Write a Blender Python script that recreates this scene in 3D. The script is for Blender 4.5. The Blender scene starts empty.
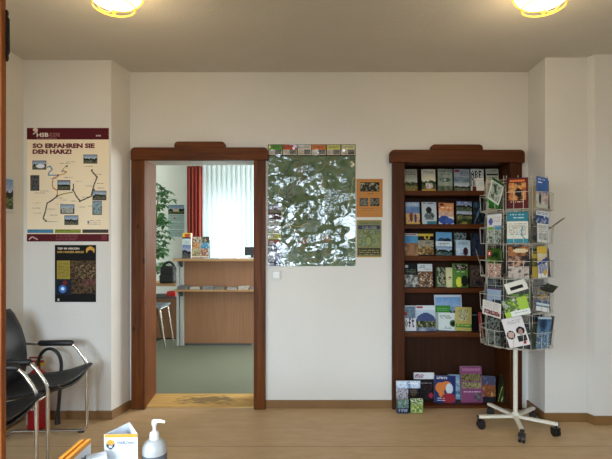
import bpy, bmesh, math, random
from mathutils import Vector, Matrix, Euler, noise as mnoise
PI = math.pi
C = bpy.context.scene.collection
F, CX, HY, CAMZ = 459.0, 306.0, 246.0, 1.327
def PX(px, Y): return (px - CX) * Y / F
def PZ(py, Y): return CAMZ - (py - HY) * Y / F

# ------------------------------------------------------------------ colour and materials
def hx(s):
    s = s.lstrip('#')
    if len(s) == 3: s = ''.join(c * 2 for c in s)
    v = [int(s[i:i + 2], 16) / 255 for i in (0, 2, 4)]
    return tuple(c / 12.92 if c <= .04045 else ((c + .055) / 1.055) ** 2.4 for c in v)
MATS = {}
def mat(name, col='#888', rough=.5, metal=0, spec=.5, bump=0, bscale=40, var=0, vscale=4, coat=0, emit=None, estr=0, trans=0, alpha=1):
    if name in MATS: return MATS[name]
    m = bpy.data.materials.new(name); m.use_nodes = True
    nt = m.node_tree; b = nt.nodes['Principled BSDF']
    c = hx(col) + (1,)
    b.inputs['Base Color'].default_value = c
    b.inputs['Roughness'].default_value = rough; b.inputs['Metallic'].default_value = metal
    b.inputs['Specular IOR Level'].default_value = spec
    b.inputs['Coat Weight'].default_value = coat
    b.inputs['Transmission Weight'].default_value = trans
    b.inputs['Alpha'].default_value = alpha
    if emit:
        b.inputs['Emission Color'].default_value = hx(emit) + (1,); b.inputs['Emission Strength'].default_value = estr
    tc = nt.nodes.new('ShaderNodeTexCoord')
    n = nt.nodes.new('ShaderNodeTexNoise'); n.inputs['Scale'].default_value = vscale; n.inputs['Detail'].default_value = 5
    nt.links.new(tc.outputs['Object'], n.inputs['Vector'])
    r = nt.nodes.new('ShaderNodeValToRGB')
    v = max(var, .02)
    r.color_ramp.elements[0].position = .3; r.color_ramp.elements[1].position = .7
    r.color_ramp.elements[0].color = tuple(x * (1 - v) for x in c[:3]) + (1,)
    r.color_ramp.elements[1].color = tuple(min(1, x * (1 + v)) for x in c[:3]) + (1,)
    nt.links.new(n.outputs['Fac'], r.inputs['Fac']); nt.links.new(r.outputs['Color'], b.inputs['Base Color'])
    if bump:
        n2 = nt.nodes.new('ShaderNodeTexNoise'); n2.inputs['Scale'].default_value = bscale; n2.inputs['Detail'].default_value = 4
        nt.links.new(tc.outputs['Object'], n2.inputs['Vector'])
        bp = nt.nodes.new('ShaderNodeBump'); bp.inputs['Strength'].default_value = bump; bp.inputs['Distance'].default_value = .01
        nt.links.new(n2.outputs['Fac'], bp.inputs['Height']); nt.links.new(bp.outputs['Normal'], b.inputs['Normal'])
    MATS[name] = m
    return m
def wood(name, dark, light, axis='z', rough=.4, scale=3.0, knots=0.0, coat=0, grain=14):
    m = bpy.data.materials.new(name); m.use_nodes = True
    nt = m.node_tree; b = nt.nodes['Principled BSDF']; L = nt.links.new; b.inputs['Specular IOR Level'].default_value = .18
    tc = nt.nodes.new('ShaderNodeTexCoord'); mp = nt.nodes.new('ShaderNodeMapping')
    s = {'x': (.6, grain, grain), 'y': (grain, .6, grain), 'z': (grain, grain, .6)}[axis]
    mp.inputs['Scale'].default_value = s
    L(tc.outputs['Object'], mp.inputs['Vector'])
    n = nt.nodes.new('ShaderNodeTexNoise'); n.inputs['Scale'].default_value = scale; n.inputs['Detail'].default_value = 7; n.inputs['Distortion'].default_value = .6
    L(mp.outputs['Vector'], n.inputs['Vector'])
    r = nt.nodes.new('ShaderNodeValToRGB'); r.color_ramp.elements[0].position = .3; r.color_ramp.elements[1].position = .72
    r.color_ramp.elements[0].color = hx(dark) + (1,); r.color_ramp.elements[1].color = hx(light) + (1,)
    L(n.outputs['Fac'], r.inputs['Fac'])
    out = r.outputs['Color']
    if knots:
        mk = nt.nodes.new('ShaderNodeMapping'); mk.inputs['Scale'].default_value = {'x': (5, 9, 9), 'y': (9, 5, 9), 'z': (9, 9, 5)}[axis]
        L(tc.outputs['Object'], mk.inputs['Vector'])
        vo = nt.nodes.new('ShaderNodeTexVoronoi'); vo.inputs['Scale'].default_value = 1.0
        L(mk.outputs['Vector'], vo.inputs['Vector'])
        rr = nt.nodes.new('ShaderNodeValToRGB'); rr.color_ramp.elements[0].position = .07; rr.color_ramp.elements[1].position = .15
        rr.color_ramp.elements[0].color = (1 - knots,) * 3 + (1,); rr.color_ramp.elements[1].color = (1, 1, 1, 1)
        L(vo.outputs['Distance'], rr.inputs['Fac'])
        mx = nt.nodes.new('ShaderNodeMix'); mx.data_type = 'RGBA'; mx.blend_type = 'MULTIPLY'; mx.inputs[0].default_value = 1
        L(out, mx.inputs[6]); L(rr.outputs['Color'], mx.inputs[7]); out = mx.outputs[2]
    L(out, b.inputs['Base Color'])
    b.inputs['Roughness'].default_value = rough; b.inputs['Coat Weight'].default_value = coat; b.inputs['Coat Roughness'].default_value = .25
    bp = nt.nodes.new('ShaderNodeBump'); bp.inputs['Strength'].default_value = .12; bp.inputs['Distance'].default_value = .004
    L(n.outputs['Fac'], bp.inputs['Height']); L(bp.outputs['Normal'], b.inputs['Normal'])
    MATS[name] = m
    return m
def print_mat(name, rough, spec=.5, wob=0, val=1.0):
    m = bpy.data.materials.new(name); m.use_nodes = True
    nt = m.node_tree; b = nt.nodes['Principled BSDF']
    a = nt.nodes.new('ShaderNodeAttribute'); a.attribute_name = 'cover'
    hs = nt.nodes.new('ShaderNodeHueSaturation'); hs.inputs['Value'].default_value = val; hs.inputs['Saturation'].default_value = .92
    nt.links.new(a.outputs['Color'], hs.inputs['Color']); nt.links.new(hs.outputs['Color'], b.inputs['Base Color'])
    b.inputs['Roughness'].default_value = rough; b.inputs['Specular IOR Level'].default_value = spec
    gm = nt.nodes.new('ShaderNodeGamma'); gm.inputs[1].default_value = 1.25; nt.links.new(hs.outputs['Color'], gm.inputs[0]); nt.links.new(gm.outputs[0], b.inputs['Base Color'])
    if wob:
        b.inputs['Coat Weight'].default_value = .45; b.inputs['Coat Roughness'].default_value = .06
        tc = nt.nodes.new('ShaderNodeTexCoord'); n2 = nt.nodes.new('ShaderNodeTexNoise')
        n2.inputs['Scale'].default_value = 4.2; n2.inputs['Detail'].default_value = 5; n2.inputs['Roughness'].default_value = .5; n2.inputs['Distortion'].default_value = .15
        mp = nt.nodes.new('ShaderNodeMapping'); mp.inputs['Rotation'].default_value = (0, .5, 0); mp.inputs['Scale'].default_value = (.9, 1, 1.15)
        nt.links.new(tc.outputs['Object'], mp.inputs['Vector']); nt.links.new(mp.outputs['Vector'], n2.inputs['Vector'])
        bp = nt.nodes.new('ShaderNodeBump'); bp.inputs['Strength'].default_value = wob; bp.inputs['Distance'].default_value = .028
        n3 = nt.nodes.new('ShaderNodeTexNoise'); n3.inputs['Scale'].default_value = 4.5; n3.inputs['Detail'].default_value = 2; nt.links.new(tc.outputs['Object'], n3.inputs['Vector'])
        r3 = nt.nodes.new('ShaderNodeMapRange'); r3.inputs[1].default_value = .42; r3.inputs[2].default_value = .58; r3.inputs[3].default_value = .25; r3.inputs[4].default_value = 1.0
        nt.links.new(n3.outputs['Fac'], r3.inputs[0]); mm = nt.nodes.new('ShaderNodeMath'); mm.operation = 'MULTIPLY'; nt.links.new(n2.outputs['Fac'], mm.inputs[0]); nt.links.new(r3.outputs[0], mm.inputs[1])
        nt.links.new(mm.outputs[0], bp.inputs['Height']); nt.links.new(bp.outputs['Normal'], b.inputs['Normal']); nt.links.new(bp.outputs['Normal'], b.inputs['Coat Normal'])
    MATS[name] = m
    return m
M_WALL = mat('white_plaster', '#dbd8d1', .9, bump=.25, bscale=60, var=.02, vscale=2)
M_CEIL = mat('ceiling_plaster', '#c9c3b8', .95, bump=.3, bscale=70, var=.02)
M_MINT = mat('mint_wall_paint', '#ecf3ee', .9, var=.02)
M_DOORW = wood('brown_stained_pine', '#401e08', '#703d0f', 'z', .5, knots=.75)
M_DOORX = wood('brown_stained_pine_header', '#482208', '#6e3a0f', 'x', .5, knots=.3)
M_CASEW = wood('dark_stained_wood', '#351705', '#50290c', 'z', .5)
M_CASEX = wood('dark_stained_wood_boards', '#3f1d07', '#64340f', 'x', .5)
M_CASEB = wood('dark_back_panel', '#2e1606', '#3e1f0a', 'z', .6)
M_POST = wood('orange_brown_wood', '#7a3f1c', '#b06a35', 'z', .4, knots=.2)
M_SILL = wood('worn_light_threshold', '#a8854a', '#d9bc7c', 'x', .5)
M_BEECH = wood('beech_laminate', '#8c664a', '#9c765a', 'z', .45, grain=30)
M_BEECHX = wood('beech_laminate_top', '#a07b55', '#c39d74', 'x', .4, grain=30)
M_BASE = mat('brown_vinyl_skirting', '#7f5c33', .5, var=.05)
M_CHROME = mat('chrome', '#d0ccc4', .24, 1)
M_BLKFAB = mat('black_leatherette', '#131315', .48, bump=.5, bscale=30, var=.2)
M_BLKPL = mat('black_plastic', '#111111', .4)
M_CREAM = mat('cream_coated_wire', '#bdb8aa', .4)
M_CREAMT = mat('cream_enamel_tube', '#e2dccb', .35)
M_WHITE = mat('white_plastic', '#e9e9e6', .35)
M_PAPER = mat('white_paper', '#f0eeea', .7)
M_GREY = mat('grey_metal', '#b4b9b8', .4, .2)
M_DGREY = mat('dark_grey_plastic', '#4a4e50', .5)
M_BRASS = mat('polished_brass', '#d8a63a', .22, 1)
M_RED = mat('extinguisher_red', '#a5121a', .3, coat=.4)
M_PRINT = print_mat('printed_paper', .5, .2)
M_GLOSS = print_mat('glossy_laminate', .12, .7, wob=1.0, val=1.1)
M_POSTER = print_mat('poster_paper', .55, .2, val=1.04)

# ------------------------------------------------------------------ mesh helpers
def link(name, me, m=None, parent=None, smooth=False, bevel=0):
    o = bpy.data.objects.new(name, me); C.objects.link(o)
    if m is not None:
        for mm in (m if isinstance(m, (list, tuple)) else [m]): me.materials.append(mm)
    if smooth:
        for p in me.polygons: p.use_smooth = True
    if parent: o.parent = parent
    if bevel:
        bv = o.modifiers.new('bevel', 'BEVEL'); bv.width = bevel; bv.segments = 2; bv.limit_method = 'ANGLE'
    return o
class MB:
    def __init__(s): s.bm = bmesh.new(); s.mi = 0
    def _new(s, vs, fs):
        v = [s.bm.verts.new(p) for p in vs]
        for f in fs:
            try:
                ff = s.bm.faces.new([v[i] for i in f]); ff.material_index = s.mi
            except ValueError: pass
        return s
    def box(s, x0, x1, y0, y1, z0, z1):
        x0, x1 = sorted((x0, x1)); y0, y1 = sorted((y0, y1)); z0, z1 = sorted((z0, z1))
        return s._new([(x0, y0, z0), (x1, y0, z0), (x1, y1, z0), (x0, y1, z0), (x0, y0, z1), (x1, y0, z1), (x1, y1, z1), (x0, y1, z1)],
                      [(0, 3, 2, 1), (4, 5, 6, 7), (0, 1, 5, 4), (1, 2, 6, 5), (2, 3, 7, 6), (3, 0, 4, 7)])
    def prism(s, pts, z0, z1):                    # polygon in xy, ccw
        n = len(pts)
        return s._new([(x, y, z0) for x, y in pts] + [(x, y, z1) for x, y in pts],
                      [tuple(range(n))[::-1], tuple(range(n, 2 * n))] + [(i, (i + 1) % n, n + (i + 1) % n, n + i) for i in range(n)])
    def prism_y(s, pts, y0, y1):                  # polygon in xz
        n = len(pts)
        return s._new([(x, y0, z) for x, z in pts] + [(x, y1, z) for x, z in pts],
                      [tuple(range(n)), tuple(range(n, 2 * n))[::-1]] + [(i, n + i, n + (i + 1) % n, (i + 1) % n) for i in range(n)])
    def prism_x(s, pts, x0, x1):                  # polygon in yz
        n = len(pts)
        return s._new([(x0, y, z) for y, z in pts] + [(x1, y, z) for y, z in pts],
                      [tuple(range(n))[::-1], tuple(range(n, 2 * n))] + [(i, (i + 1) % n, n + (i + 1) % n, n + i) for i in range(n)])
    def tube(s, pts, r, n=8, closed=False):
        pts = [Vector(p) for p in pts]; N = len(pts)
        rr = r if isinstance(r, (list, tuple)) else [r] * N
        rings = []; up = None
        for i, p in enumerate(pts):
            a = pts[(i - 1) % N] if (closed or i) else p
            b = pts[(i + 1) % N] if (closed or i < N - 1) else p
            d = (b - a).normalized()
            if up is None:
                up = Vector((0, 0, 1)) if abs(d.z) < .9 else Vector((1, 0, 0))
            u = up - d * up.dot(d)
            if u.length < 1e-5: u = d.orthogonal()
            u.normalize(); up = u; w = d.cross(u)
            rings.append([s.bm.verts.new(p + (u * math.cos(2 * PI * k / n) + w * math.sin(2 * PI * k / n)) * rr[i]) for k in range(n)])
        M = N if closed else N - 1
        for i in range(M):
            A, B = rings[i], rings[(i + 1) % N]
            for k in range(n):
                f = s.bm.faces.new((A[k], A[(k + 1) % n], B[(k + 1) % n], B[k])); f.material_index = s.mi
        if not closed:
            s.bm.faces.new(rings[0][::-1]).material_index = s.mi; s.bm.faces.new(rings[-1]).material_index = s.mi
        return s
    def lathe(s, prof, n=24, o=(0, 0, 0)):        # prof: (r, z)
        rings = []
        for r, z in prof:
            rings.append([s.bm.verts.new((o[0] + r * math.cos(2 * PI * k / n), o[1] + r * math.sin(2 * PI * k / n), o[2] + z)) for k in range(n)] if r > 1e-6 else [s.bm.verts.new((o[0], o[1], o[2] + z))])
        for A, B in zip(rings, rings[1:]):
            for k in range(n):
                vs = [A[k % len(A)], A[(k + 1) % len(A)], B[(k + 1) % len(B)], B[k % len(B)]]
                u = []
                for v in vs:
                    if v not in u: u.append(v)
                if len(u) > 2: s.bm.faces.new(u).material_index = s.mi
        return s
    def xform(s, M): bmesh.ops.transform(s.bm, matrix=M, verts=s.bm.verts); return s
    def build(s, name, m=None, parent=None, smooth=False, bevel=0, loc=None):
        bmesh.ops.recalc_face_normals(s.bm, faces=s.bm.faces)
        me = bpy.data.meshes.new(name); s.bm.to_mesh(me); s.bm.free()
        if smooth:
            for p in me.polygons: p.use_smooth = True
            try: me.set_sharp_from_angle(angle=math.radians(40))
            except Exception: pass
        o = link(name, me, m, parent, False, bevel)
        if loc: o.location = loc
        return o
def arc_path(pts, r=.03, n=5):                    # round the corners of a polyline
    pts = [Vector(p) for p in pts]; out = [pts[0]]
    for a, b, c in zip(pts, pts[1:], pts[2:]):
        d1 = (a - b); d2 = (c - b); q = min(r, d1.length * .45, d2.length * .45)
        p1 = b + d1.normalized() * q; p2 = b + d2.normalized() * q
        for i in range(n + 1):
            t = i / n; out.append(p1 * (1 - t) ** 2 + b * 2 * t * (1 - t) + p2 * t * t)
    out.append(pts[-1]); return out
def tag(o, label, cat, group=None, kind=None):
    if label: o['label'] = label
    if cat: o['category'] = cat
    if group: o['group'] = group
    if kind: o['kind'] = kind
    return o
def empty(name, loc=(0, 0, 0), rz=0, label=None, cat=None, group=None, kind=None):
    o = bpy.data.objects.new(name, None); C.objects.link(o); o.location = loc; o.rotation_euler = (0, 0, rz); o.empty_display_size = .05
    return tag(o, label, cat, group, kind)
def struct(o): o['kind'] = 'structure'; return o
def copy_tree(o, parent=None):
    c = o.copy(); C.objects.link(c); c.parent = parent
    for ch in [x for x in C.objects if x.parent == o]: copy_tree(ch, c)
    return c
def lettering(s, m, parent, x, z, y, width=None, height=.03, thick=0, italic=0, name='lettering', left=True):
    cu = bpy.data.curves.new('tmp', 'FONT'); cu.body = s; cu.size = 1; cu.extrude = .01; cu.offset = thick; cu.resolution_u = 2; cu.shear = italic
    t = bpy.data.objects.new('tmp', cu); C.objects.link(t)
    dg = bpy.context.evaluated_depsgraph_get(); me = bpy.data.meshes.new_from_object(t.evaluated_get(dg))
    bpy.data.objects.remove(t); bpy.data.curves.remove(cu)
    xs = [v.co.x for v in me.vertices]; ys = [v.co.y for v in me.vertices]
    x0, x1, y0, y1 = min(xs), max(xs), min(ys), max(ys)
    sy = height / (y1 - y0); sx = (width / (x1 - x0)) if width else sy
    for v in me.vertices:
        a, b, c = v.co
        v.co = (x + (a - x0) * sx, y - (c + .01) * .02, z + (b - y0) * sy)
    me.name = name
    return link(name, me, m, parent)

# ------------------------------------------------------------------ printed sheets: cell art kept in a colour attribute
FONT = {'A': '757', }
G35 = {'A': '010101111101101', 'B': '110101110101110', 'C': '011100100100011', 'D': '110101101101110', 'E': '111100110100111', 'F': '111100110100100',
       'G': '011100101101011', 'H': '101101111101101', 'I': '111010010010111', 'K': '101101110101101', 'L': '100100100100111', 'M': '101111111101101',
       'N': '110101101101101', 'O': '010101101101010', 'P': '110101110100100', 'R': '110101110101101', 'S': '011100010001110', 'T': '111010010010010',
       'U': '101101101101111', 'V': '101101101101010', 'W': '101101111111101', 'X': '101101010101101', 'Y': '101101010010010', 'Z': '111001010100111', ' ': '0' * 15,
       'f': '011010111010010', 'o': '000010101101010', 't': '010111010010011'}
def mix(a, b, t): return tuple(x * (1 - t) + y * t for x, y in zip(a, b))
def paint(nx, nz, ops, seed=0):
    g = [[hx('#eee')] * nx for _ in range(nz)]          # row 0 = top
    R = random.Random(seed)
    for op in ops:
        k = op[0]
        if k == 'w':                                    # word in 3x5 cells
            _, s, u, v, col, sc = op; x = int(u * nx); y = int(v * nz); c = hx(col)
            for ch in s:
                b = G35.get(ch, G35[' '])
                for j in range(5 * sc):
                    for i in range(3 * sc):
                        if b[(j // sc) * 3 + i // sc] == '1' and 0 <= x + i < nx and 0 <= y + j < nz: g[y + j][x + i] = c
                x += 4 * sc
            continue
        if k == 'line':
            _, pts, col, wd = op; c = hx(col)
            for (a, b), (a2, b2) in zip(pts, pts[1:]):
                n = int(max(abs(a2 - a) * nx, abs(b2 - b) * nz) * 2) + 1
                for i in range(n + 1):
                    x = int((a + (a2 - a) * i / n) * nx); y = int((b + (b2 - b) * i / n) * nz)
                    for dy in range(wd):
                        for dx in range(wd):
                            if 0 <= x + dx < nx and 0 <= y + dy < nz: g[y + dy][x + dx] = c
            continue
        x0, y0, x1, y1 = op[1:5]
        X0, X1 = max(0, int(round(x0 * nx))), min(nx, int(round(x1 * nx))); Y0, Y1 = max(0, int(round(y0 * nz))), min(nz, int(round(y1 * nz)))
        off = R.random() * 50
        for j in range(Y0, Y1):
            for i in range(X0, X1):
                if k == 'r': g[j][i] = hx(op[5])
                elif k == 'e':
                    if ((i + .5 - (X0 + X1) / 2) / max(.5, (X1 - X0) / 2)) ** 2 + ((j + .5 - (Y0 + Y1) / 2) / max(.5, (Y1 - Y0) / 2)) ** 2 <= 1: g[j][i] = hx(op[5])
                elif k == 't':                          # lines of small print
                    pitch = op[6] if len(op) > 6 else 2
                    if (j - Y0) % pitch == 0 and R.random() < .72: g[j][i] = mix(g[j][i], hx(op[5]), .75)
                elif k == 'n':
                    cols = op[5]; sc = op[6] if len(op) > 6 else .3
                    sc2 = sc * .62; t = mnoise.noise(Vector((i * sc2 + off, j * sc2, off))) * .6 + .5 + R.uniform(-.1, .1)
                    q = max(0, min(.999, (t - .15) / .7)) * (len(cols) - 1); a = int(q)
                    g[j][i] = mix(hx(cols[a]), hx(cols[min(a + 1, len(cols) - 1)]), q - a)
                elif k == 'L':                          # landscape: sky, hills, ground
                    sky, hill, gr = op[5:8]; h = (j - Y0 + .5) / max(1, Y1 - Y0)
                    hl = .42 + .16 * mnoise.noise(Vector((i * .3 + off, off, 0))) + .1 * mnoise.noise(Vector((i * .9 + off, 2, 0)))
                    if h < hl: c = mix(hx(sky), hx('#ffffff'), .35 * h / hl + .15 * R.random())
                    elif h < hl + .22: c = mix(hx(hill), hx('#0c120c'), .75 * R.random())
                    else: c = mix(mix(hx(gr), hx(hill), max(0, min(1, .5 + 1.2 * mnoise.noise(Vector((i * .35, j * .5, off)))))), hx('#e0d8c8'), .3 * R.random() ** 2)
                    g[j][i] = c
    return g
def sheet(name, w, h, ops, t=.004, nx=18, nz=26, bow=0, curl=0, seed=0, m=None, parent=None, paper='#e8e6e0', twist=0):
    g = paint(nx, nz, ops, seed)
    vs, fs, cols = [], [], []
    P = hx(paper)
    def yy(u, v): return bow * (1 - (2 * u - 1) ** 2) + curl * v * v + twist * (u - .5) * v
    for j in range(nz + 1):
        for i in range(nx + 1):
            u, v = i / nx, j / nz; vs.append(((u - .5) * w, yy(u, v), v * h))
    for j in range(nz):
        for i in range(nx):
            a = j * (nx + 1) + i; fs.append((a, a + 1, a + nx + 2, a + nx + 1)); cols.append(g[nz - 1 - j][i])
    b0 = len(vs)
    for j in range(nz + 1):
        for i in range(nx + 1):
            u, v = i / nx, j / nz; vs.append(((u - .5) * w, yy(u, v) + t, v * h))
    W = nx + 1
    for j in range(nz):
        for i in range(nx):
            a = b0 + j * W + i; fs.append((a, a + W, a + W + 1, a + 1)); cols.append(g[nz - 1 - j][nx - 1 - i] if False else P)
    for i in range(nx):
        fs.append((i, b0 + i, b0 + i + 1, i + 1)); cols.append(P)
        a = nz * W + i; fs.append((a, a + 1, b0 + a + 1, b0 + a)); cols.append(P)
    for j in range(nz):
        a = j * W; fs.append((a, a + W, b0 + a + W, b0 + a)); cols.append(mix(P, g[nz - 1 - j][0], .7))
        a = j * W + nx; fs.append((a, b0 + a, b0 + a + W, a + W)); cols.append(P)
    me = bpy.data.meshes.new(name); me.from_pydata(vs, [], fs)
    ca = me.color_attributes.new('cover', 'FLOAT_COLOR', 'CORNER')
    k = 0
    for p, c in zip(me.polygons, cols):
        for _ in p.vertices: ca.data[k].color = c + (1,); k += 1
    return link(name, me, m or M_PRINT, parent)

# ------------------------------------------------------------------ the room shell
YB, YF, YO = 3.76, 3.517, 4.09     # back wall, left pilaster face, office side of the back wall
ZC = 2.752
XL, XR = -2.165, 2.75
YREAR, YEND, OXL, OXR = -2.6, 8.0, -3.3, 1.9
# floor with faint linoleum seams
def floor_mat():
    m = bpy.data.materials.new('tan_linoleum'); m.use_nodes = True; nt = m.node_tree; L = nt.links.new; b = nt.nodes['Principled BSDF']
    tc = nt.nodes.new('ShaderNodeTexCoord')
    n = nt.nodes.new('ShaderNodeTexNoise'); n.inputs['Scale'].default_value = 5; n.inputs['Detail'].default_value = 8; n.inputs['Roughness'].default_value = .7
    mp = nt.nodes.new('ShaderNodeMapping'); mp.inputs['Scale'].default_value = (1, 3, 1)
    L(tc.outputs['Object'], mp.inputs['Vector']); L(mp.outputs['Vector'], n.inputs['Vector'])
    r = nt.nodes.new('ShaderNodeValToRGB'); r.color_ramp.elements[0].position = .3; r.color_ramp.elements[1].position = .7
    r.color_ramp.elements[0].color = hx('#b5966c') + (1,); r.color_ramp.elements[1].color = hx('#c7a880') + (1,)
    L(n.outputs['Fac'], r.inputs['Fac'])
    n2 = nt.nodes.new('ShaderNodeTexNoise'); n2.inputs['Scale'].default_value = 28; n2.inputs['Detail'].default_value = 3
    L(tc.outputs['Object'], n2.inputs['Vector'])
    r2 = nt.nodes.new('ShaderNodeValToRGB'); r2.color_ramp.elements[0].position = .66; r2.color_ramp.elements[1].position = .72
    r2.color_ramp.elements[0].color = (0, 0, 0, 1); r2.color_ramp.elements[1].color = (.35, .35, .35, 1); L(n2.outputs['Fac'], r2.inputs['Fac'])
    mx = nt.nodes.new('ShaderNodeMix'); mx.data_type = 'RGBA'; L(r2.outputs['Color'], mx.inputs[0]); L(r.outputs['Color'], mx.inputs[6]); mx.inputs[7].default_value = hx('#cfb48c') + (1,)
    sep = nt.nodes.new('ShaderNodeSeparateXYZ'); L(tc.outputs['Object'], sep.inputs[0])
    mo = nt.nodes.new('ShaderNodeMath'); mo.operation = 'PINGPONG'; mo.inputs[1].default_value = 1.0
    ad = nt.nodes.new('ShaderNodeMath'); ad.operation = 'ADD'; ad.inputs[1].default_value = -3.04; L(sep.outputs['Y'], ad.inputs[0]); L(ad.outputs[0], mo.inputs[0])
    lt = nt.nodes.new('ShaderNodeMath'); lt.operation = 'LESS_THAN'; lt.inputs[1].default_value = .005; L(mo.outputs[0], lt.inputs[0])
    ml = nt.nodes.new('ShaderNodeMath'); ml.operation = 'MULTIPLY'; ml.inputs[1].default_value = .45; L(lt.outputs[0], ml.inputs[0])
    m2 = nt.nodes.new('ShaderNodeMix'); m2.data_type = 'RGBA'; L(ml.outputs[0], m2.inputs[0]); L(mx.outputs[2], m2.inputs[6]); m2.inputs[7].default_value = hx('#5a4228') + (1,)
    L(m2.outputs[2], b.inputs['Base Color']); b.inputs['Roughness'].default_value = .48
    return m
struct(MB().box(XL - .2, XR + .2, YREAR - .2, YB, -.1, 0).build('floor', floor_mat()))
M_CARPET = mat('green_carpet', '#727868', 1.0, spec=.1, bump=.8, bscale=300, var=.13, vscale=90)
struct(MB().box(OXL, OXR, YO, YEND, -.1, 0).build('floor_office', M_CARPET))
struct(MB().box(XL - .2, XR + .2, YREAR - .2, YB, ZC, ZC + .1).build('ceiling', M_CEIL))
struct(MB().box(OXL, OXR, YO, YEND, ZC, ZC + .1).build('ceiling_office', M_CEIL))
# openings
DX0, DX1, DZ = PX(144.6, 3.72), PX(253.6, 3.72), PZ(160, 3.72)
BX0, BX1, BZ = PX(404.7, 3.72), PX(510, 3.72), PZ(162.6, 3.72)
w = MB()
w.box(OXL, DX0 - .05, YB, YO, 0, ZC); w.box(DX0 - .05, DX1 + .05, YB, YO, DZ + .05, ZC)
w.box(DX1 + .05, BX0 - .02, YB, YO, 0, ZC); w.box(BX0 - .02, BX1 + .02, YB, YO, BZ + .02, ZC)
w.box(BX1 + .02, XR + .3, YB, YO, 0, ZC); w.box(BX0 - .02, BX1 + .02, YO - .03, YO, 0, BZ + .02)
PLX0, PLX1 = -1.492, -1.438
w.prism([(XL, YF), (PLX0, YF), (PLX1, YB + .01), (XL, YB + .01)], 0, ZC)
PRX, PRY, PRX2, PRY2 = PX(545, 3.47), 3.47, PX(591, 3.42), 3.41
w.prism([(PRX + .012, YB + .01), (PRX, PRY), (PRX2, PRY), (PRX2 + .02, PRY2), (XR, PRY2), (XR, YB + .01)], 0, ZC)
struct(w.build('wall_back', M_WALL))
w = MB(); w.box(XL - .15, XL, YREAR, -.5, 0, ZC); w.box(XL - .15, XL, 1.2, YB, 0, ZC); w.box(XL - .15, XL, -.5, 1.2, 0, .95); w.box(XL - .15, XL, -.5, 1.2, 2.35, ZC)
struct(w.build('wall_left', M_WALL))
wf = struct(empty('window_4', (XL - .07, .35, .95)))  # unseen window, added so that light falls in from the left
b = MB(); b.box(-.03, .03, -.85, -.79, 0, 1.4); b.box(-.03, .03, .79, .85, 0, 1.4); b.box(-.03, .03, -.03, .03, 0, 1.4); b.box(-.03, .03, -.85, .85, 0, .06); b.box(-.03, .03, -.85, .85, 1.34, 1.4)
b.build('window_frame', M_WHITE, wf)
struct(MB().box(XR, XR + .15, YREAR, YB, 0, ZC).build('wall_right', M_WALL))
RWS = ((-2.0, -.42), (.5, 1.2)); RZ0, RZ1 = 1.05, 2.15
w = MB(); w.box(XL - .15, RWS[0][0], YREAR - .2, YREAR, 0, ZC); w.box(RWS[0][1], RWS[1][0], YREAR - .2, YREAR, 0, ZC); w.box(RWS[1][1], XR + .15, YREAR - .2, YREAR, 0, ZC)
for a, c in RWS: w.box(a, c, YREAR - .2, YREAR, 0, RZ0); w.box(a, c, YREAR - .2, YREAR, RZ1, ZC)
struct(w.build('wall_rear', M_WALL))
for q, (a, c) in enumerate(RWS):
    wf = struct(empty('window_%d' % (2 + 3 * q), ((a + c) / 2, YREAR - .1, RZ0)))
    b = MB(); hw = (c - a) / 2; hh = RZ1 - RZ0
    for x in ((-hw, -.025, hw - .05) if q == 0 else (-hw, hw - .05)): b.box(x, x + .05, -.03, .03, 0, hh)
    b.box(-hw, hw, -.03, .03, 0, .05); b.box(-hw, hw, -.03, .03, hh - .05, hh)
    b.build('window_frame', M_WHITE, wf)
# office shell
struct(MB().box(OXL - .1, OXL, YO, YEND + .1, 0, ZC).build('wall_office_left', M_MINT))
w = MB(); w.box(OXR, OXR + .1, YO, 5.0, 0, ZC); w.box(OXR, OXR + .1, 7.4, YEND + .1, 0, ZC); w.box(OXR, OXR + .1, 5.0, 7.4, 0, .9); w.box(OXR, OXR + .1, 5.0, 7.4, 2.3, ZC)
struct(w.build('wall_office_right', M_MINT))
WX0, WX1, WZ0, WZ1 = PX(209.5, 8), PX(247.5, 8), .75, PZ(191, 8)
w = MB(); w.box(OXL, WX0, YEND, YEND + .2, 0, ZC); w.box(WX1, OXR, YEND, YEND + .2, 0, ZC); w.box(WX0, WX1, YEND, YEND + .2, 0, WZ0); w.box(WX0, WX1, YEND, YEND + .2, WZ1, ZC)
struct(w.build('wall_office_back', M_MINT))
wf = struct(empty('window_1', ((WX0 + WX1) / 2, YEND + .1, WZ0)))
b = MB(); hw = (WX1 - WX0) / 2; hh = WZ1 - WZ0
b.box(-hw, -hw + .04, -.03, .03, 0, hh); b.box(hw - .04, hw, -.03, .03, 0, hh); b.box(-hw, hw, -.03, .03, 0, .04); b.box(-hw, hw, -.03, .03, hh - .04, hh)
b.build('window_frame', M_WHITE, wf)
wf = struct(empty('window_3', (OXR + .05, 6.2, .9)))
b = MB(); b.box(-.03, .03, -1.2, -1.14, 0, 1.4); b.box(-.03, .03, 1.14, 1.2, 0, 1.4); b.box(-.03, .03, -.03, .03, 0, 1.4); b.box(-.03, .03, -1.2, 1.2, 0, .06); b.box(-.03, .03, -1.2, 1.2, 1.34, 1.4)
b.build('window_frame', M_WHITE, wf)
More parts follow.
